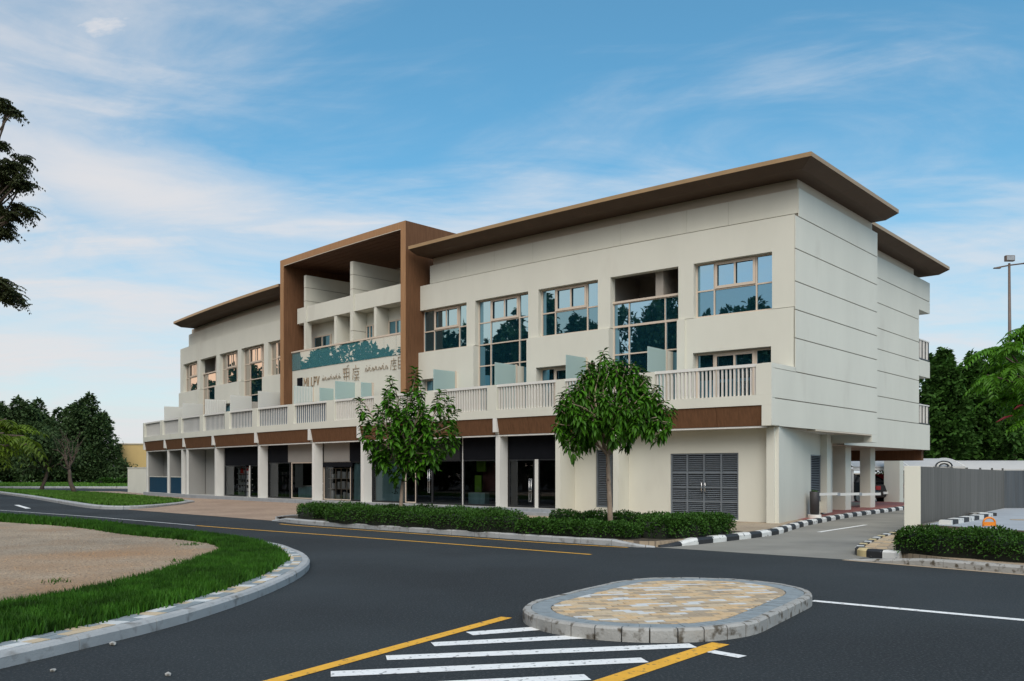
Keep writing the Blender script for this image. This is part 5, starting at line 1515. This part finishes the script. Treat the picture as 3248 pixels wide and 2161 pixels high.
for i in range(22):
    th, q = rng.uniform(0, 6.28), math.sqrt(rng.uniform(0, 1)); tips.append((10.75 + 1.5 * q * math.cos(th), 15.6 + 1.5 * q * math.sin(th), 3.35 + 1.0 * (1 - q * q) + rng.uniform(-.2, .2)))
def pods(t):
    for (px, py, qx, qy) in ((3160, 1340, 3212, 1318), (3215, 1300, 3245, 1285)):
        mb = MB(); a, b = np.array(at(px, py, 15.3)), np.array(at(qx, qy, 15.4)); mb.tube([a, a * .5 + b * .5 + np.array([0, 0, .02]), b], [.006, .022, .01], 6); mb.build('seed_pod', M['pod'], t, smooth=True)
frond_tree('flame_tree', 'bright green feathery tree reaching in from the right edge', (10.6, 15.6, 0.13), at(3500, 1300, 15.5), tips, .55, .145, .30, M['leaf_bright'], 15, 10, .11, pods)
tips = []
for px, py, dy in ((20, 1330, 0), (55, 1350, .2), (75, 1385, -.2), (40, 1400, .3), (10, 1375, -.3), (85, 1410, 0), (-20, 1340, .2), (-40, 1400, -.3), (-60, 1360, 0), (-100, 1320, .3), (-120, 1400, 0), (20, 1420, .2), (-20, 1420, 0), (-160, 1370, 0), (-200, 1330, .4)):
    tips.append(at(px, py, 9.5 + dy))
frond_tree('flame_tree', 'yellow green feathery branch low at the left edge', (-7.0, 9.6, 0.12), at(-330, 1430, 9.6), tips, .36, .095, .28, M['leaf_yellow'], 16, 8, .07, None, .5, 4)
tips = []
for px0, py0, px1, py1, n in ((-40, 290, 45, 350, 11), (-60, 460, 20, 470, 6), (-40, 560, 85, 500, 14), (-60, 600, 92, 560, 16), (-80, 670, 105, 655, 18), (-60, 700, 40, 720, 9), (-60, 880, 62, 940, 12), (-60, 900, 30, 900, 8), (-250, 500, -60, 700, 30), (-250, 250, -80, 420, 20), (-300, 760, -80, 900, 20)):
    for k in range(n):
        f = (k + .5) / n; tips.append(at(px0 + (px1 - px0) * f + rng.uniform(-10, 10), py0 + (py1 - py0) * f + rng.uniform(-22, 22), 15 + rng.uniform(-.6, .6)))
frond_tree('acacia_tree', 'tall dark fine leaved tree cut by the left edge against the sky', (-11.2, 15.2, 0.12), at(-330, 1000, 15.1), tips, .27, .066, .46, M['leaf_dark'], 17, 7, .075, None, .55, 13)

# ------------------------------------------------------------------ clipped hedges
def hedge(name, label, path, width, h, n, seed, z0=0.13, L=0.055, group=None):
    rng = np.random.default_rng(seed); A = arr_resample(np.array(path, float), 80)
    T = np.gradient(A, axis=0); T /= np.linalg.norm(T, axis=1, keepdims=True); Nn = np.stack([-T[:, 1], T[:, 0]], 1)
    c = A[40]; t = thing(name, label, 'hedge', (float(c[0]), float(c[1]), z0), group)
    hv = h * .87 * (1 + .10 * np.sin(np.arange(80) * .35 + seed) + .06 * np.sin(np.arange(80) * .83 + seed * 2)); wv = width / 2 * (1 + .10 * np.sin(np.arange(80) * .47 + seed))
    taper = np.clip(np.minimum(np.arange(80), 79 - np.arange(80)) / 5.0, 0, 1) ** .5
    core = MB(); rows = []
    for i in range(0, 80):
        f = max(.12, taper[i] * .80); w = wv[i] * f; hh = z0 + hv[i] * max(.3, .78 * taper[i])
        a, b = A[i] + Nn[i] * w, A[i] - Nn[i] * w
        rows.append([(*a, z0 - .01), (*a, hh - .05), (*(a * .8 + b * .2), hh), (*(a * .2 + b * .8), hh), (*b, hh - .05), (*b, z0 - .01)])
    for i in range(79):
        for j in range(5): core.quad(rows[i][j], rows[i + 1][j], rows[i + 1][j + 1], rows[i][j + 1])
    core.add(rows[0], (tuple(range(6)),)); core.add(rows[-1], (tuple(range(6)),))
    core.build('dark_core', M['hedge_core'], t)  # added solid dark core; stops the view through the leaves
    k = rng.integers(0, 80, n); fr = rng.uniform(0, 1, n); k2 = np.minimum(k + 1, 79); P0 = A[k] * (1 - fr[:, None]) + A[k2] * fr[:, None]
    ang = rng.uniform(0, np.pi, n); ca, sa = np.cos(ang), np.sin(ang)
    ex = .45
    ux = np.sign(ca) * np.abs(ca) ** ex; uz = sa ** ex
    sh = rng.uniform(.80, 1.06, n); tp = np.clip(taper[k], .25, 1)
    P = np.c_[P0 + Nn[k] * (ux * wv[k] * sh * tp)[:, None], z0 + .02 + uz * hv[k] * sh * (.35 + .65 * tp)]
    D = np.c_[Nn[k] * (ca * .8)[:, None], sa * 1.1] + rng.normal(0, .55, (n, 3))
    Ls = L * rng.uniform(.6, 1.3, n); V, _ = leaf_cloud(P, D, Ls, .5, rng, .35)
    leaves_mesh('foliage', V, M['hedge'], t); return t
HG = 'clipped hedges in the bed before the building'
hedge('hedge', 'rounded hedge block at the left end of the bed', [(-6.75, 28.9), (-6.0, 29.4), (-5.0, 28.6)], 1.7, 0.50, 7000, 1, group=HG)
hedge('hedge', 'long front hedge along the kerb between the two street trees', [(-5.6, 27.65), (-4.2, 26.4), (-2.4, 24.75), (-0.7, 23.15), (0.4, 22.2)], 1.0, 0.50, 15000, 2, group=HG)
hedge('hedge', 'back hedge behind the first street tree along the arcade', [(-4.8, 29.2), (-3.0, 28.0), (-1.2, 26.4), (0.1, 25.3)], 0.75, 0.46, 9000, 3, group=HG)
hedge('hedge', 'front hedge in front of the second street tree', [(0.2, 22.3), (1.2, 21.45), (2.0, 20.75), (2.9, 20.3)], 0.85, 0.36, 9000, 4, group=HG)
hedge('hedge', 'back hedge below the single louvre door', [(1.0, 24.6), (2.2, 23.9), (3.5, 22.9), (4.3, 22.2)], 0.75, 0.46, 8000, 5, group=HG)
hedge('hedge', 'thick hedge block at the right corner beside the striped kerb', [(3.0, 20.35), (3.9, 20.9), (4.7, 21.9), (5.1, 22.5)], 1.05, 0.50, 11000, 6, group=HG)
hedge('hedge', 'front hedge along the road kerb at the right edge', [(7.45, 17.3), (8.0, 16.3), (9.2, 14.6), (11.0, 12.2)], 1.1, 0.50, 17000, 7, group='clipped hedges beside the side lane', L=.05)
hedge('hedge', 'back hedge beside the cream fence pillar', [(8.1, 18.3), (9.0, 17.9), (10.3, 16.2), (12.5, 13.2)], 1.0, 0.34, 11000, 8, group='clipped hedges beside the side lane', L=.05)

# ------------------------------------------------------------------ trees beyond: each crown is made of leafy spires
def spire_crown(rng, h, r, z0, n, leaf, ns, round_=False):
    P, D = [], []
    sp = [(0, 0, 1.0)] + [(r * .72 * math.sqrt(rng.uniform(.05, 1)) * math.cos(a), r * .72 * math.sqrt(rng.uniform(.05, 1)) * math.sin(a), rng.uniform(.70, .98)) for a in rng.uniform(0, 6.28, ns)]
    for (x, y, f) in sp:
        m = int(n / len(sp)); H = (h - z0) * f; w = r * (.55 if not round_ else .62)
        u = rng.uniform(0, 1, m) ** .8
        prof = np.where(u < .25, .55 + 1.8 * u, 1.0 * np.clip((1 - u) / .75, 0, 1) ** (.62 if not round_ else .45))
        th = rng.uniform(0, 6.28, m); q = w * prof * rng.uniform(.65, 1.08, m)
        lump = 1 + .22 * np.sin(th * 3 + u * 14) + .12 * np.sin(th * 7 - u * 23)
        q = q * lump
        P.append(np.c_[x + q * np.cos(th), y + q * np.sin(th), z0 + H * u + rng.normal(0, .12, m)])
        D.append(np.c_[np.cos(th), np.sin(th), rng.uniform(-.5, 1.2, m)] + rng.normal(0, .5, (m, 3)))
    P, D = np.concatenate(P), np.concatenate(D); L = leaf * rng.uniform(.5, 1.35, len(P))
    V, _ = leaf_cloud(P, D, L, .55, rng, .4)
    return V
_var = {}
def tree_proto(key, h, r, z0, n, leaf, ns, mat, round_=False, trunk='bark_dark'):
    rng = np.random.default_rng(sum(ord(c_) for c_ in key)); V = spire_crown(rng, h, r, z0, n, leaf, ns, round_)
    m = len(V); F = (np.arange(m)[:, None, None] * 8 + LEAF_F[None]).reshape(-1, 3)
    o = np_mesh('crown', V.reshape(-1, 3), F, M[mat]); cm = o.data; bpy.data.objects.remove(o)
    mb = MB(); limb(mb, (0, 0, -.1), (rng.uniform(-.2, .2), rng.uniform(-.2, .2), h * .7), .18, .05, rng, .03, 8)
    for k in range(5): limb(mb, (0, 0, z0 * (.6 + .3 * k / 5) + .5), (rng.uniform(-1, 1) * r * .6, rng.uniform(-1, 1) * r * .6, h * rng.uniform(.35, .6)), .06, .02, rng, .06, 5)
    o = mb.build('trunk', M[trunk], smooth=True); tm = o.data; bpy.data.objects.remove(o)
    _var[key] = (cm, tm)
def tree_at(key, name, label, x, y, s=1.0, rz=0.0, group=None, sz=None):
    t = thing(name, label, 'tree', (x, y, 0.05), group); t.rotation_euler.z = rz; t.scale = (s, s, sz or s)
    for nm, me in zip(('crown', 'trunk'), _var[key]):
        o = bpy.data.objects.new(nm, me); COL.objects.link(o); o.parent = t; o['kind'] = 'thing'
    return t
tree_proto('poplar', 11.0, 4.2, .3, 15000, .42, 9, 'far_leaf')
tree_proto('broad', 10.0, 4.6, .4, 15000, .42, 7, 'far_leaf', True)
tree_proto('tallr', 10.5, 2.9, 2.6, 12000, .36, 5, 'far_leaf_r')
tree_proto('bushr', 9.5, 3.2, 1.2, 12000, .36, 5, 'far_leaf_r', True)
def wx(px, y): return (px - 1624) / 2855 * y
GL = 'tall trees beyond the far lawn'
for px, y, s, k, lab, rz in ((285, 122, 1.10, 'poplar', 'tall pointed tree nearest the yellow building', .3), (205, 128, .74, 'broad', 'lower tree between the two tall groups on the left', 1.1), (120, 126, 1.06, 'poplar', 'tall tree in the left group behind the two leaning trees', 2.0),
                             (55, 121, 1.05, 'poplar', 'tall tree left of centre in the far left group', 4.0), (-10, 124, 1.12, 'broad', 'tall tree cut by the left edge beyond the lawn', .8), (160, 119, .85, 'broad', 'rounded tree low in front of the far left group', 5.2), (-80, 120, 1.1, 'poplar', 'tall tree outside the left edge beyond the lawn', 3.1), (325, 120, .55, 'broad', 'low dark tree at the foot of the tall pointed tree', 2.2)):
    tree_at(k, 'tall_tree', lab, wx(px, y), y, s, rz, GL)
GR = 'tall trees behind the carports'
for px, y, s, k, lab, rz in ((2940, 60, .98, 'tallr', 'tall tree touching the rear balconies of the building', .2), (2992, 57, .98, 'tallr', 'tall pointed tree right of the rear balconies', 1.5), (3050, 60, .88, 'bushr', 'lower tree between the pointed tree and the lamp mast', 2.6), (3105, 58, .92, 'tallr', 'tree left of the lamp mast', 3.7), (3160, 62, 1.0, 'bushr', 'tree behind the lamp mast', 4.4), (3215, 57, .97, 'tallr', 'tall tree right of the lamp mast', 5.3), (3270, 60, 1.0, 'bushr', 'tall tree cut by the right edge', .9), (3020, 66, .9, 'bushr', 'tree in the second row behind the pointed tree', 5.0), (3330, 62, 1.0, 'tallr', 'tree just outside the right edge', 2.0), (3125, 68, .9, 'bushr', 'tree in the second row by the lamp mast', 0.4), (2890, 66, .8, 'bushr', 'tree hidden behind the rear of the building', 1.0)):
    tree_at(k, 'tall_tree', lab, wx(px, y), y, s * .94, rz, GR, s * .90)
# trees across the street: they show in the window glass
GW = 'trees across the street mirrored in the windows'
ROW = arr_resample(np.array([(-8, -36), (-22, -30), (-30, -20), (-33, -8), (-34.5, 4), (-37, 14), (-40, 25), (-42, 36), (-44, 45), (-47, 54), (-49, 63), (-50.5, 73), (-56, 83), (-63, 92)], float), 34)
HT = np.interp(np.linspace(0, 1, 34), [0, .25, .42, .52, .62, .75, .86, 1], [1.15, 1.38, 1.44, 1.36, 1.22, 1.10, 1.02, .95])
for i, (x, y) in enumerate(ROW):
    s = (1.15, 1.28, 1.1, 1.22)[i % 4]; x += (0, -1.6, .6, -.8)[i % 4]
    tree_at(('broad', 'broad', 'poplar')[i % 3], 'street_side_tree', 'dense dark tree across the street mirrored in the windows', float(x), float(y), s, i * 1.3, GW, float(HT[i]) * (1.06, 1.0, 1.12, 1.02, 1.08)[i % 5])

# two leaning trees on the grass island, and the young plant by the yellow wall
rng = np.random.default_rng(19)
def small_tree(label, px0, py0, y, fx, fy, tips, mat, nl, L, seed, bare=False):
    rng = np.random.default_rng(seed); b = (wx(px0, y), y, .14); t = thing('small_tree', label, 'tree', b); mb = MB()
    f = at(fx, fy, y); limb(mb, b, f, .17, .11, rng, .05, 8)
    P = []
    for (px, py) in tips:
        e = np.array(at(px, py, y + rng.uniform(-1, 1))); m = np.array(f) + (e - np.array(f)) * .5 + rng.normal(0, .15, 3)
        limb(mb, f, m, .07, .04, rng, .06, 6); limb(mb, m, e, .045, .012, rng, .08, 5)
        for k in range(4): 
            q = e + rng.normal(0, .35, 3) + np.array([0, 0, .25]); limb(mb, m + (e - m) * rng.uniform(.3, .9), q, .018, .006, rng, .08, 4); P.append(q)
        P.append(e)
    mb.build('trunk', M['bark_dark'], t, smooth=True)
    P = np.array(P); k = rng.integers(0, len(P), nl); Q = P[k] + rng.normal(0, .42, (nl, 3)) * np.array([1, 1, .7]); V, _ = leaf_cloud(Q, rng.normal(0, 1, (nl, 3)) + np.array([0, 0, -.2]), L * rng.uniform(.6, 1.3, nl), .5, rng, .4)
    leaves_mesh('crown', V, M[mat], t)
small_tree('leafy tree leaning right on the grass island', 132, 1553, 74, 150, 1488, [(95, 1455), (110, 1430), (130, 1410), (150, 1400), (175, 1410), (200, 1430), (190, 1460), (115, 1475), (160, 1445), (215, 1455), (140, 1440), (90, 1480), (170, 1480)], 'far_leaf', 3200, .30, 5)
small_tree('nearly bare tree leaning left on the grass island', 238, 1563, 63, 219, 1490, [(188, 1400), (200, 1385), (215, 1390), (232, 1398), (245, 1410), (252, 1425), (180, 1425), (225, 1420), (240, 1440), (205, 1440)], 'far_leaf', 180, .16, 6)
small_tree('young shrub against the yellow building', 392, 1540, 112, 394, 1520, [(385, 1500), (395, 1488), (403, 1500), (380, 1515), (405, 1515), (372, 1505), (398, 1530)], 'far_leaf', 700, .40, 7)

# ------------------------------------------------------------------ far left: yellow building, white wall, boundary wall
YB = thing('yellow_building', 'plain flat roofed yellow building beyond the lawn', 'building', (-40, 126, 0))
mb = MB(); mb.box(-54.5, -22, 124, 132, 0, 5.45); mb.build('wall', M['yellow_wall'], YB)
mb = MB(); mb.box(-54.6, -21.9, 123.9, 132.1, 5.45, 5.6); mb.build('roof_edge', M['wall_warm'], YB)
WW = thing('white_wall', 'low white wall joining the far left end of the building', 'wall', (-28, 68.5, 0))
mb = MB(); mb.obox((-27.9, 68.4), (.77, -.64), (.64, .77), 2.4, .12, 0, 1.95); mb.build('wall', M['wall'], WW)
mb = MB(); mb.obox((-27.9, 68.4), (.77, -.64), (.64, .77), 2.45, .15, 1.952, 2.0); mb.build('coping', M['wall'], WW)
BW = thing('boundary_wall', 'pale boundary wall glimpsed between the far left trees', 'wall', (-85, 150, 0))
mb = MB(); mb.box(-140, -52, 149, 149.4, 0, 2.6); mb.build('wall', M['white'], BW)
hedge('hedge', 'low dark hedge at the foot of the yellow building', [(-50, 108), (-46, 108.5), (-40, 108)], 1.2, .7, 2500, 11, L=.25)

# ------------------------------------------------------------------ right: bulb of pavement between lane and road, kerbs
BU = spline([(11.0, 24.6), (8.78, 21.41), (7.9, 19.94), (7.12, 18.55), (6.80, 17.85), (6.72, 17.35), (6.95, 17.0), (7.2, 16.72)], 0.3)
RK = spline([(6.2, 16.72), (7.1, 15.6), (8.14, 14.32), (9.8, 12.25), (13.5, 7.8)], 0.5)
slab('corner_pavement', offset(BU, .12) + offset(RK, .12)[4:] + [(16, 9), (16, 18), (11.6, 22.0), (11.2, 24.6)], -0.02, 0.126, M['walk'], kind='structure')
KBU = thing('striped_kerb', 'short black and sun-tinted white striped kerb round the right corner', 'kerb', (7.2, 18, 0))
kerb_blocks(KBU, BU, 0.17, 0.16, 0.33, [M['kerb_black'], M['kerb_sunlit'], M['kerb_black'], M['kerb_white']], gap=0.003, cham=0.04)
KR = thing('road_kerb', 'stained tapering kerb along the road below the right hedges', 'kerb', (8.5, 13.8, 0))
kerb_blocks(KR, RK, 0.17, 0.13, 0.9, [M['kerb_old']], gap=0.004, cham=0.035, ends=lambda i, n: min(1, .08 + i / 7.0))
gut = MB(); a = offset(RK, -0.01); b = offset(RK, -0.16)
for i in range(len(a) - 1): gut.quad((*b[i], .006), (*b[i + 1], .006), (*a[i + 1], .006), (*a[i], .006))
o = gut.build('gutter', M['pv_brown']); o['kind'] = 'structure'
# paver courses on the bulb's rim
PB = thing('corner_pavers', 'tan pavers between the striped corner kerb and the hedge', 'paving strip', (7.3, 18, .1))
pl2 = resample(offset(BU, .175), .11); po2 = offset(pl2, .42)
for i in range(len(pl2) - 1):
    if pl2[i][1] > 21.5: continue
    p, q, r_, s_ = [np.array(v) for v in (pl2[i], pl2[i + 1], po2[i + 1], po2[i])]
    for f0, f1 in ((0.01, .49), (.51, .99)):
        a0, a1, b1, b0 = p + (s_ - p) * f0, q + (r_ - q) * f0, q + (r_ - q) * f1, p + (s_ - p) * f1
        a1 = a1 - (a1 - a0) * .05; b1 = b1 - (b1 - b0) * .05; z = .132 + rnd(-.002, .002)
        mb = MB(); mb.hexa([(*v, z - .02) for v in (a0, a1, b1, b0)] + [(*v, z) for v in (a0, a1, b1, b0)]); mb.build('paver', random.choice([M['pv_tan'], M['pv_sand'], M['pv_brown']]), PB)

# ------------------------------------------------------------------ yard, its low wall, pillar and fence
ZY = 0.285
slab('yard', [(10.35, 22.75), (11.55, 20.3), (14.2, 15.4), (40, 14), (42, 33.6), (18.4, 33.6)], 0.0, ZY, M['yard'], kind='structure')
LW_ = thing('low_wall', 'low dark edged wall along the front of the raised yard', 'wall', (11.6, 20.2, .1))
for (a, b) in (((10.3, 22.75), (11.5, 20.3)), ((11.5, 20.3), (14.15, 15.3))):
    v = np.array(b) - np.array(a); l = np.linalg.norm(v); v = v / l; n_ = np.array((-v[1], v[0])); c_ = (np.array(a) + np.array(b)) / 2
    mb = MB(); mb.obox(c_ - n_ * .06, v, n_, l / 2, .055, .1, ZY - .03); mb.build('wall', M['wall'], LW_)
    mb = MB(); mb.obox(c_ - n_ * .06, v, n_, l / 2, .075, ZY - .028, ZY + .03); mb.build('coping', M['joint'], LW_)
PF = thing('fence_pillar', 'cream rendered pillar at the near end of the grey fence', 'pillar', (10.09, 22.6, .1))
mb = MB(); mb.obox((10.17, 22.86), (.914, -.406), (.406, .914), .19, .18, .1, 1.785); mb.build('shaft', M['wall'], PF, bevel=.008)
FE = thing('metal_fence', 'tall grey corrugated metal fence round the yard', 'fence', (14.3, 28.2, ZY))
def fence_run(a, b, zt0, zt1, pw, mat='fence'):
    a, b = np.array(a), np.array(b); v = b - a; l = np.linalg.norm(v); v /= l; n_ = np.array((v[1], -v[0])); k = max(1, round(l / pw))
    for i in range(k):
        mb = MB(); m = 8; p0 = a + v * l * i / k; zt = zt0 + (zt1 - zt0) * (i + .5) / k
        prev = None
        for j in range(m + 1):
            w_ = l / k * j / m; off_ = .018 if (j % 2) else 0.0
            q = p0 + v * (w_ * .994) + n_ * off_
            if prev is not None: mb.quad((*prev, ZY), (*q, ZY), (*q, zt), (*prev, zt))
            prev = q
        mb.build('fence_panel', M[mat], FE)
    for i in range(0, k + 1, 4):
        p0 = a + v * l * i / k; mb = MB(); mb.obox(p0 - n_ * .05, v, n_, .03, .03, ZY, max(zt0, zt1)); mb.build('post', M['fence'], FE)
fence_run((10.29, 22.9), (18.4, 33.65), 1.775, 1.69, .55)
fence_run((18.4, 33.65), (32, 33.5), 1.69, 1.69, .8, 'fence_back')
KW = thing('wheel_kerb', 'low striped wheel stop kerb along the grey fence', 'kerb', (12.5, 25, ZY))
kerb_blocks(KW, [(14.15, 27.1), (10.95, 23.1)], .30, ZY + .12, .62, [M['kerb_white'], M['kerb_black']], z0=ZY - .02)
KW2 = thing('wheel_kerb', 'short striped kerb end in the middle of the yard', 'kerb', (14.7, 28.6, ZY))
kerb_blocks(KW2, [(14.85, 27.9), (14.15, 27.95)], .40, ZY + .10, .25, [M['kerb_black'], M['kerb_white'], M['kerb_old']], z0=ZY - .02)
OL = thing('parking_lock', 'orange hoop parking lock on the pale yard paving', 'parking lock', (11.77, 22.2, ZY))
mb = MB(); pts = [(11.62 + .0, 22.2, ZY)] + [(11.77 - .145 * math.cos(t), 22.2, ZY + .10 + .12 * math.sin(t)) for t in [math.pi * k / 12 for k in range(13)]] + [(11.92, 22.2, ZY)]
mb.tube(pts, .024, 8); mb.build('hoop', M['orange'], OL, smooth=True)
mb = MB(); mb.box(11.63, 11.91, 22.18, 22.22, ZY + .02, ZY + .115); mb.build('plate', M['orange'], OL)
mb = MB(); mb.lathe([(.32, ZY + .001), (.32, ZY + .006), (.27, ZY + .009), (0.02, ZY + .009)], (14.35, 25.3), 20); tag(mb.build('manhole_cover', M['pv_brown'], at=(14.35, 25.3, ZY)), 'round manhole cover in the pale yard paving', 'manhole cover')

# ------------------------------------------------------------------ planter and barrier at the lane
PX, PY_ = 9.90, 29.45
PT_ = thing('planter', 'tall charcoal planter on a white base beside the striped kerb', 'planter', (PX, PY_, .13))
mb = MB(); mb.lathe([(.215, .13), (.215, .235), (.20, .24), (.02, .24)], (PX, PY_), 24); mb.build('base', M['white'], PT_)
mb = MB(); mb.lathe([(.142, .241), (.156, .99), (.150, .995), (.138, .985), (.13, .95), (.02, .95)], (PX, PY_), 28); mb.build('pot', M['planter'], PT_, smooth=True)
rng = np.random.default_rng(2); n = 26; th = rng.uniform(0, 6.28, n)
V, _ = leaf_cloud(np.tile(np.array([[PX, PY_, .95]]), (n, 1)), np.c_[np.cos(th), np.sin(th), rng.uniform(.5, 1.6, n)], rng.uniform(.10, .17, n), .28, rng)
leaves_mesh('succulent', V, M['leaf'], PT_)
BA = thing('barrier_arm', 'white barrier arm across the car park entrance', 'barrier', (PX + .15, PY_ + .6, .13))
p0, p1 = np.array([PX + .14, PY_ + .35, .90]), np.array([13.35, 32.6, .83])
for i in range(3):
    a, b = p0 + (p1 - p0) * (i / 3 + .004), p0 + (p1 - p0) * ((i + 1) / 3 - .004)
    mb = MB(); v = (b - a)[:2]; l = np.linalg.norm(v); v = v / l; c_ = (a + b) / 2; mb.obox(c_[:2], v, (-v[1], v[0]), l / 2, .02, c_[2] - .045, c_[2] + .045); mb.build('arm', M['white'], BA)
for f in (1 / 3, 2 / 3):
    c_ = p0 + (p1 - p0) * f; mb = MB(); mb.obox(c_[:2], v, (-v[1], v[0]), .09, .026, c_[2] - .052, c_[2] + .052); mb.build('joint_sleeve', M['plinth'], BA)
mb = MB(); mb.obox(p0[:2] + np.array([-.05, -.04]), (.65, .75), (-.75, .65), .06, .06, .13, .96); mb.build('post', M['planter'], BA)

# ------------------------------------------------------------------ carports
def carport(label, x0, x1, y0, y1, z0, zt, n_posts):
    t = thing('carport', label, 'carport', ((x0 + x1) / 2, (y0 + y1) / 2, 0))
    prof = [(y0 + (y1 - y0) * k / 14, z0 + (zt - z0) * math.sin(math.pi * (.10 + .80 * k / 14)) / 1.0) for k in range(15)]
    mb = MB()
    for (a, b) in zip(prof, prof[1:]):
        mb.quad((x0, *a), (x1, *a), (x1, *b), (x0, *b)); mb.quad((x0, a[0], a[1] - .03), (x1, a[0], a[1] - .03), (x1, b[0], b[1] - .03), (x0, b[0], b[1] - .03))
    mb.quad((x0, prof[0][0], prof[0][1]), (x1, prof[0][0], prof[0][1]), (x1, prof[0][0], prof[0][1] - .12), (x0, prof[0][0], prof[0][1] - .12))
    mb.build('fabric_roof', M['canopy'], t, smooth=True)
    mb = MB(); mb.tube([(x0, y0 + .02, prof[0][1] - .16), (x1, y0 + .02, prof[0][1] - .16)], .05, 8); mb.build('beam', M['white'], t)
    for k in range(n_posts):
        x = x0 + (x1 - x0) * k / max(1, n_posts - 1); mb = MB(); mb.box(x - .05, x + .05, y0 + .05, y0 + .15, 0, prof[0][1] - .10); mb.build('post', M['white'], t)
        mb = MB(); mb.tube([(x, *p) for p in prof], .035, 6); mb.build('rib', M['white'], t)
    return t
c1 = carport('white barrel roofed carport behind the grey fence', 17.4, 23.1, 45.9, 50.5, 1.72, 2.36, 3)
for r_, m_2 in ((.42, 'frame_dark'), (.32, 'white'), (.22, 'frame_dark')):       # arched gable emblem at the right end
    mb = MB(); mb.tube([(22.0 - r_ * math.cos(math.pi * k / 12), 45.84, 1.92 + r_ * .62 * math.sin(math.pi * k / 12)) for k in range(13)], .04, 6); mb.build('gable_arch', M[m_2], c1)
carport('second white carport cut by the right edge', 24.6, 40, 48.5, 53, 1.55, 2.28, 4)

# ------------------------------------------------------------------ cars under the building
def car(label, x, y, rz, paint, s=1.0):
    t = thing('parked_car', label, 'car', (x, y, .02)); t.rotation_euler.z = rz
    def pt(m, n_, mat, smooth=False, par=t, bev=0):
        me_o = m.build(n_, M[mat], None, smooth, bevel=bev); me_o.parent = par; return me_o
    w = .90; side = [(-2.2, .35), (-2.25, .75), (-2.05, .95), (-1.2, 1.0), (-.65, 1.42), (.9, 1.46), (1.65, 1.05), (2.1, .98), (2.22, .6), (2.15, .32)]
    m = MB(); o = 0
    rows = []
    for sgn, ins in ((-1, 0), (1, 0)):
        rows.append([(px, sgn * (w - (.16 if pz > 1.1 else 0)), pz) for px, pz in side])
    m.add(rows[0] + rows[1], [tuple(range(10)), tuple(range(10, 20))[::-1]] + [(k, (k + 1) % 10, 10 + (k + 1) % 10, 10 + k) for k in range(10)])
    body = pt(m, 'body', paint, False, bev=.06)
    m = MB()
    for sg in (-1, 1): m.add([(px, sg * (w - .06 if pz < 1.1 else w - .14), pz) for px, pz in ((-1.05, 1.03), (-.62, 1.36), (.85, 1.40), (1.42, 1.07))], ((0, 1, 2, 3),))
    m.quad((-1.22, -.7, 1.04), (-1.22, .7, 1.04), (-.70, .66, 1.40), (-.70, -.66, 1.40)); m.quad((1.66, -.7, 1.08), (1.66, .7, 1.08), (.95, .66, 1.44), (.95, -.66, 1.44))
    pt(m, 'window', 'carglass')
    for px in (-1.4, 1.35):
        for sg in (-1, 1):
            m = MB(); k = 18
            for r_, yy in ((.32, 0), (.32, .2)):
                for q in range(k): m.v.append((px + r_ * math.cos(2 * math.pi * q / k), sg * (w - .16 + yy), .32 + r_ * math.sin(2 * math.pi * q / k)))
            m.f += [(q, (q + 1) % k, k + (q + 1) % k, k + q) for q in range(k)] + [tuple(range(k)), tuple(range(k, 2 * k))]; m.m += [0] * (k + 2)
            wh = pt(m, 'wheel', 'tyre')
            m = MB(); m.add([(px + .2 * math.cos(2 * math.pi * q / 12), sg * (w + .045), .32 + .2 * math.sin(2 * math.pi * q / 12)) for q in range(12)], (tuple(range(12)),)); pt(m, 'rim', 'chrome', par=wh)
    for sg in (-1, 1):
        m = MB(); m.box(2.13, 2.25, sg * .62 - .18, sg * .62 + .18, .72, .92); pt(m, 'tail_light', 'lamp_red')
        m = MB(); m.box(-2.24, -2.1, sg * .6 - .18, sg * .6 + .18, .66, .80); pt(m, 'headlight', 'white')
    m = MB(); m.box(2.22, 2.26, -.25, .25, .5, .62); pt(m, 'number_plate', 'white')
    return t
car('black car seen between the two square columns', 17.75, 47.3, R(-60), 'car_dark')
car('red car behind the columns of the car park entrance', 19.9, 48.6, R(-62), 'car_red')

# ------------------------------------------------------------------ lamp mast
LM = thing('lamp_mast', 'tall brown lamp mast with floodlight rising above the right trees', 'street lamp', (33.2, 60, 0))
mb = MB(); mb.tube([(33.2, 60, 0), (33.2, 60, 8), (33.15, 60, 15.55)], [.14, .12, .075], 10); mb.build('pole', M['pole'], LM, smooth=True)
mb = MB(); mb.tube([(32.3, 60, 15.25), (33.15, 60, 15.42), (34.2, 60, 15.55)], .05, 8); mb.build('cross_arm', M['pole'], LM, smooth=True)
for x, z in ((32.35, 15.24), (34.3, 15.56)):
    mb = MB(); mb.box(x - .24, x + .22, 59.9, 60.1, z - .05, z + .03); mb.build('lamp_head', M['pole'], LM, bevel=.03)
mb = MB(); mb.box(32.82, 33.44, 59.8, 60.05, 15.66, 16.05); fl = mb.build('floodlight', M['pole'], LM, bevel=.03)
mb = MB(); mb.box(32.88, 33.38, 59.77, 59.795, 15.71, 16.0); mb.build('lens', M['plinth'], fl)
print('objects', len(bpy.data.objects), 'tris', sum(len(o.data.polygons) for o in bpy.data.objects if o.type == 'MESH'))
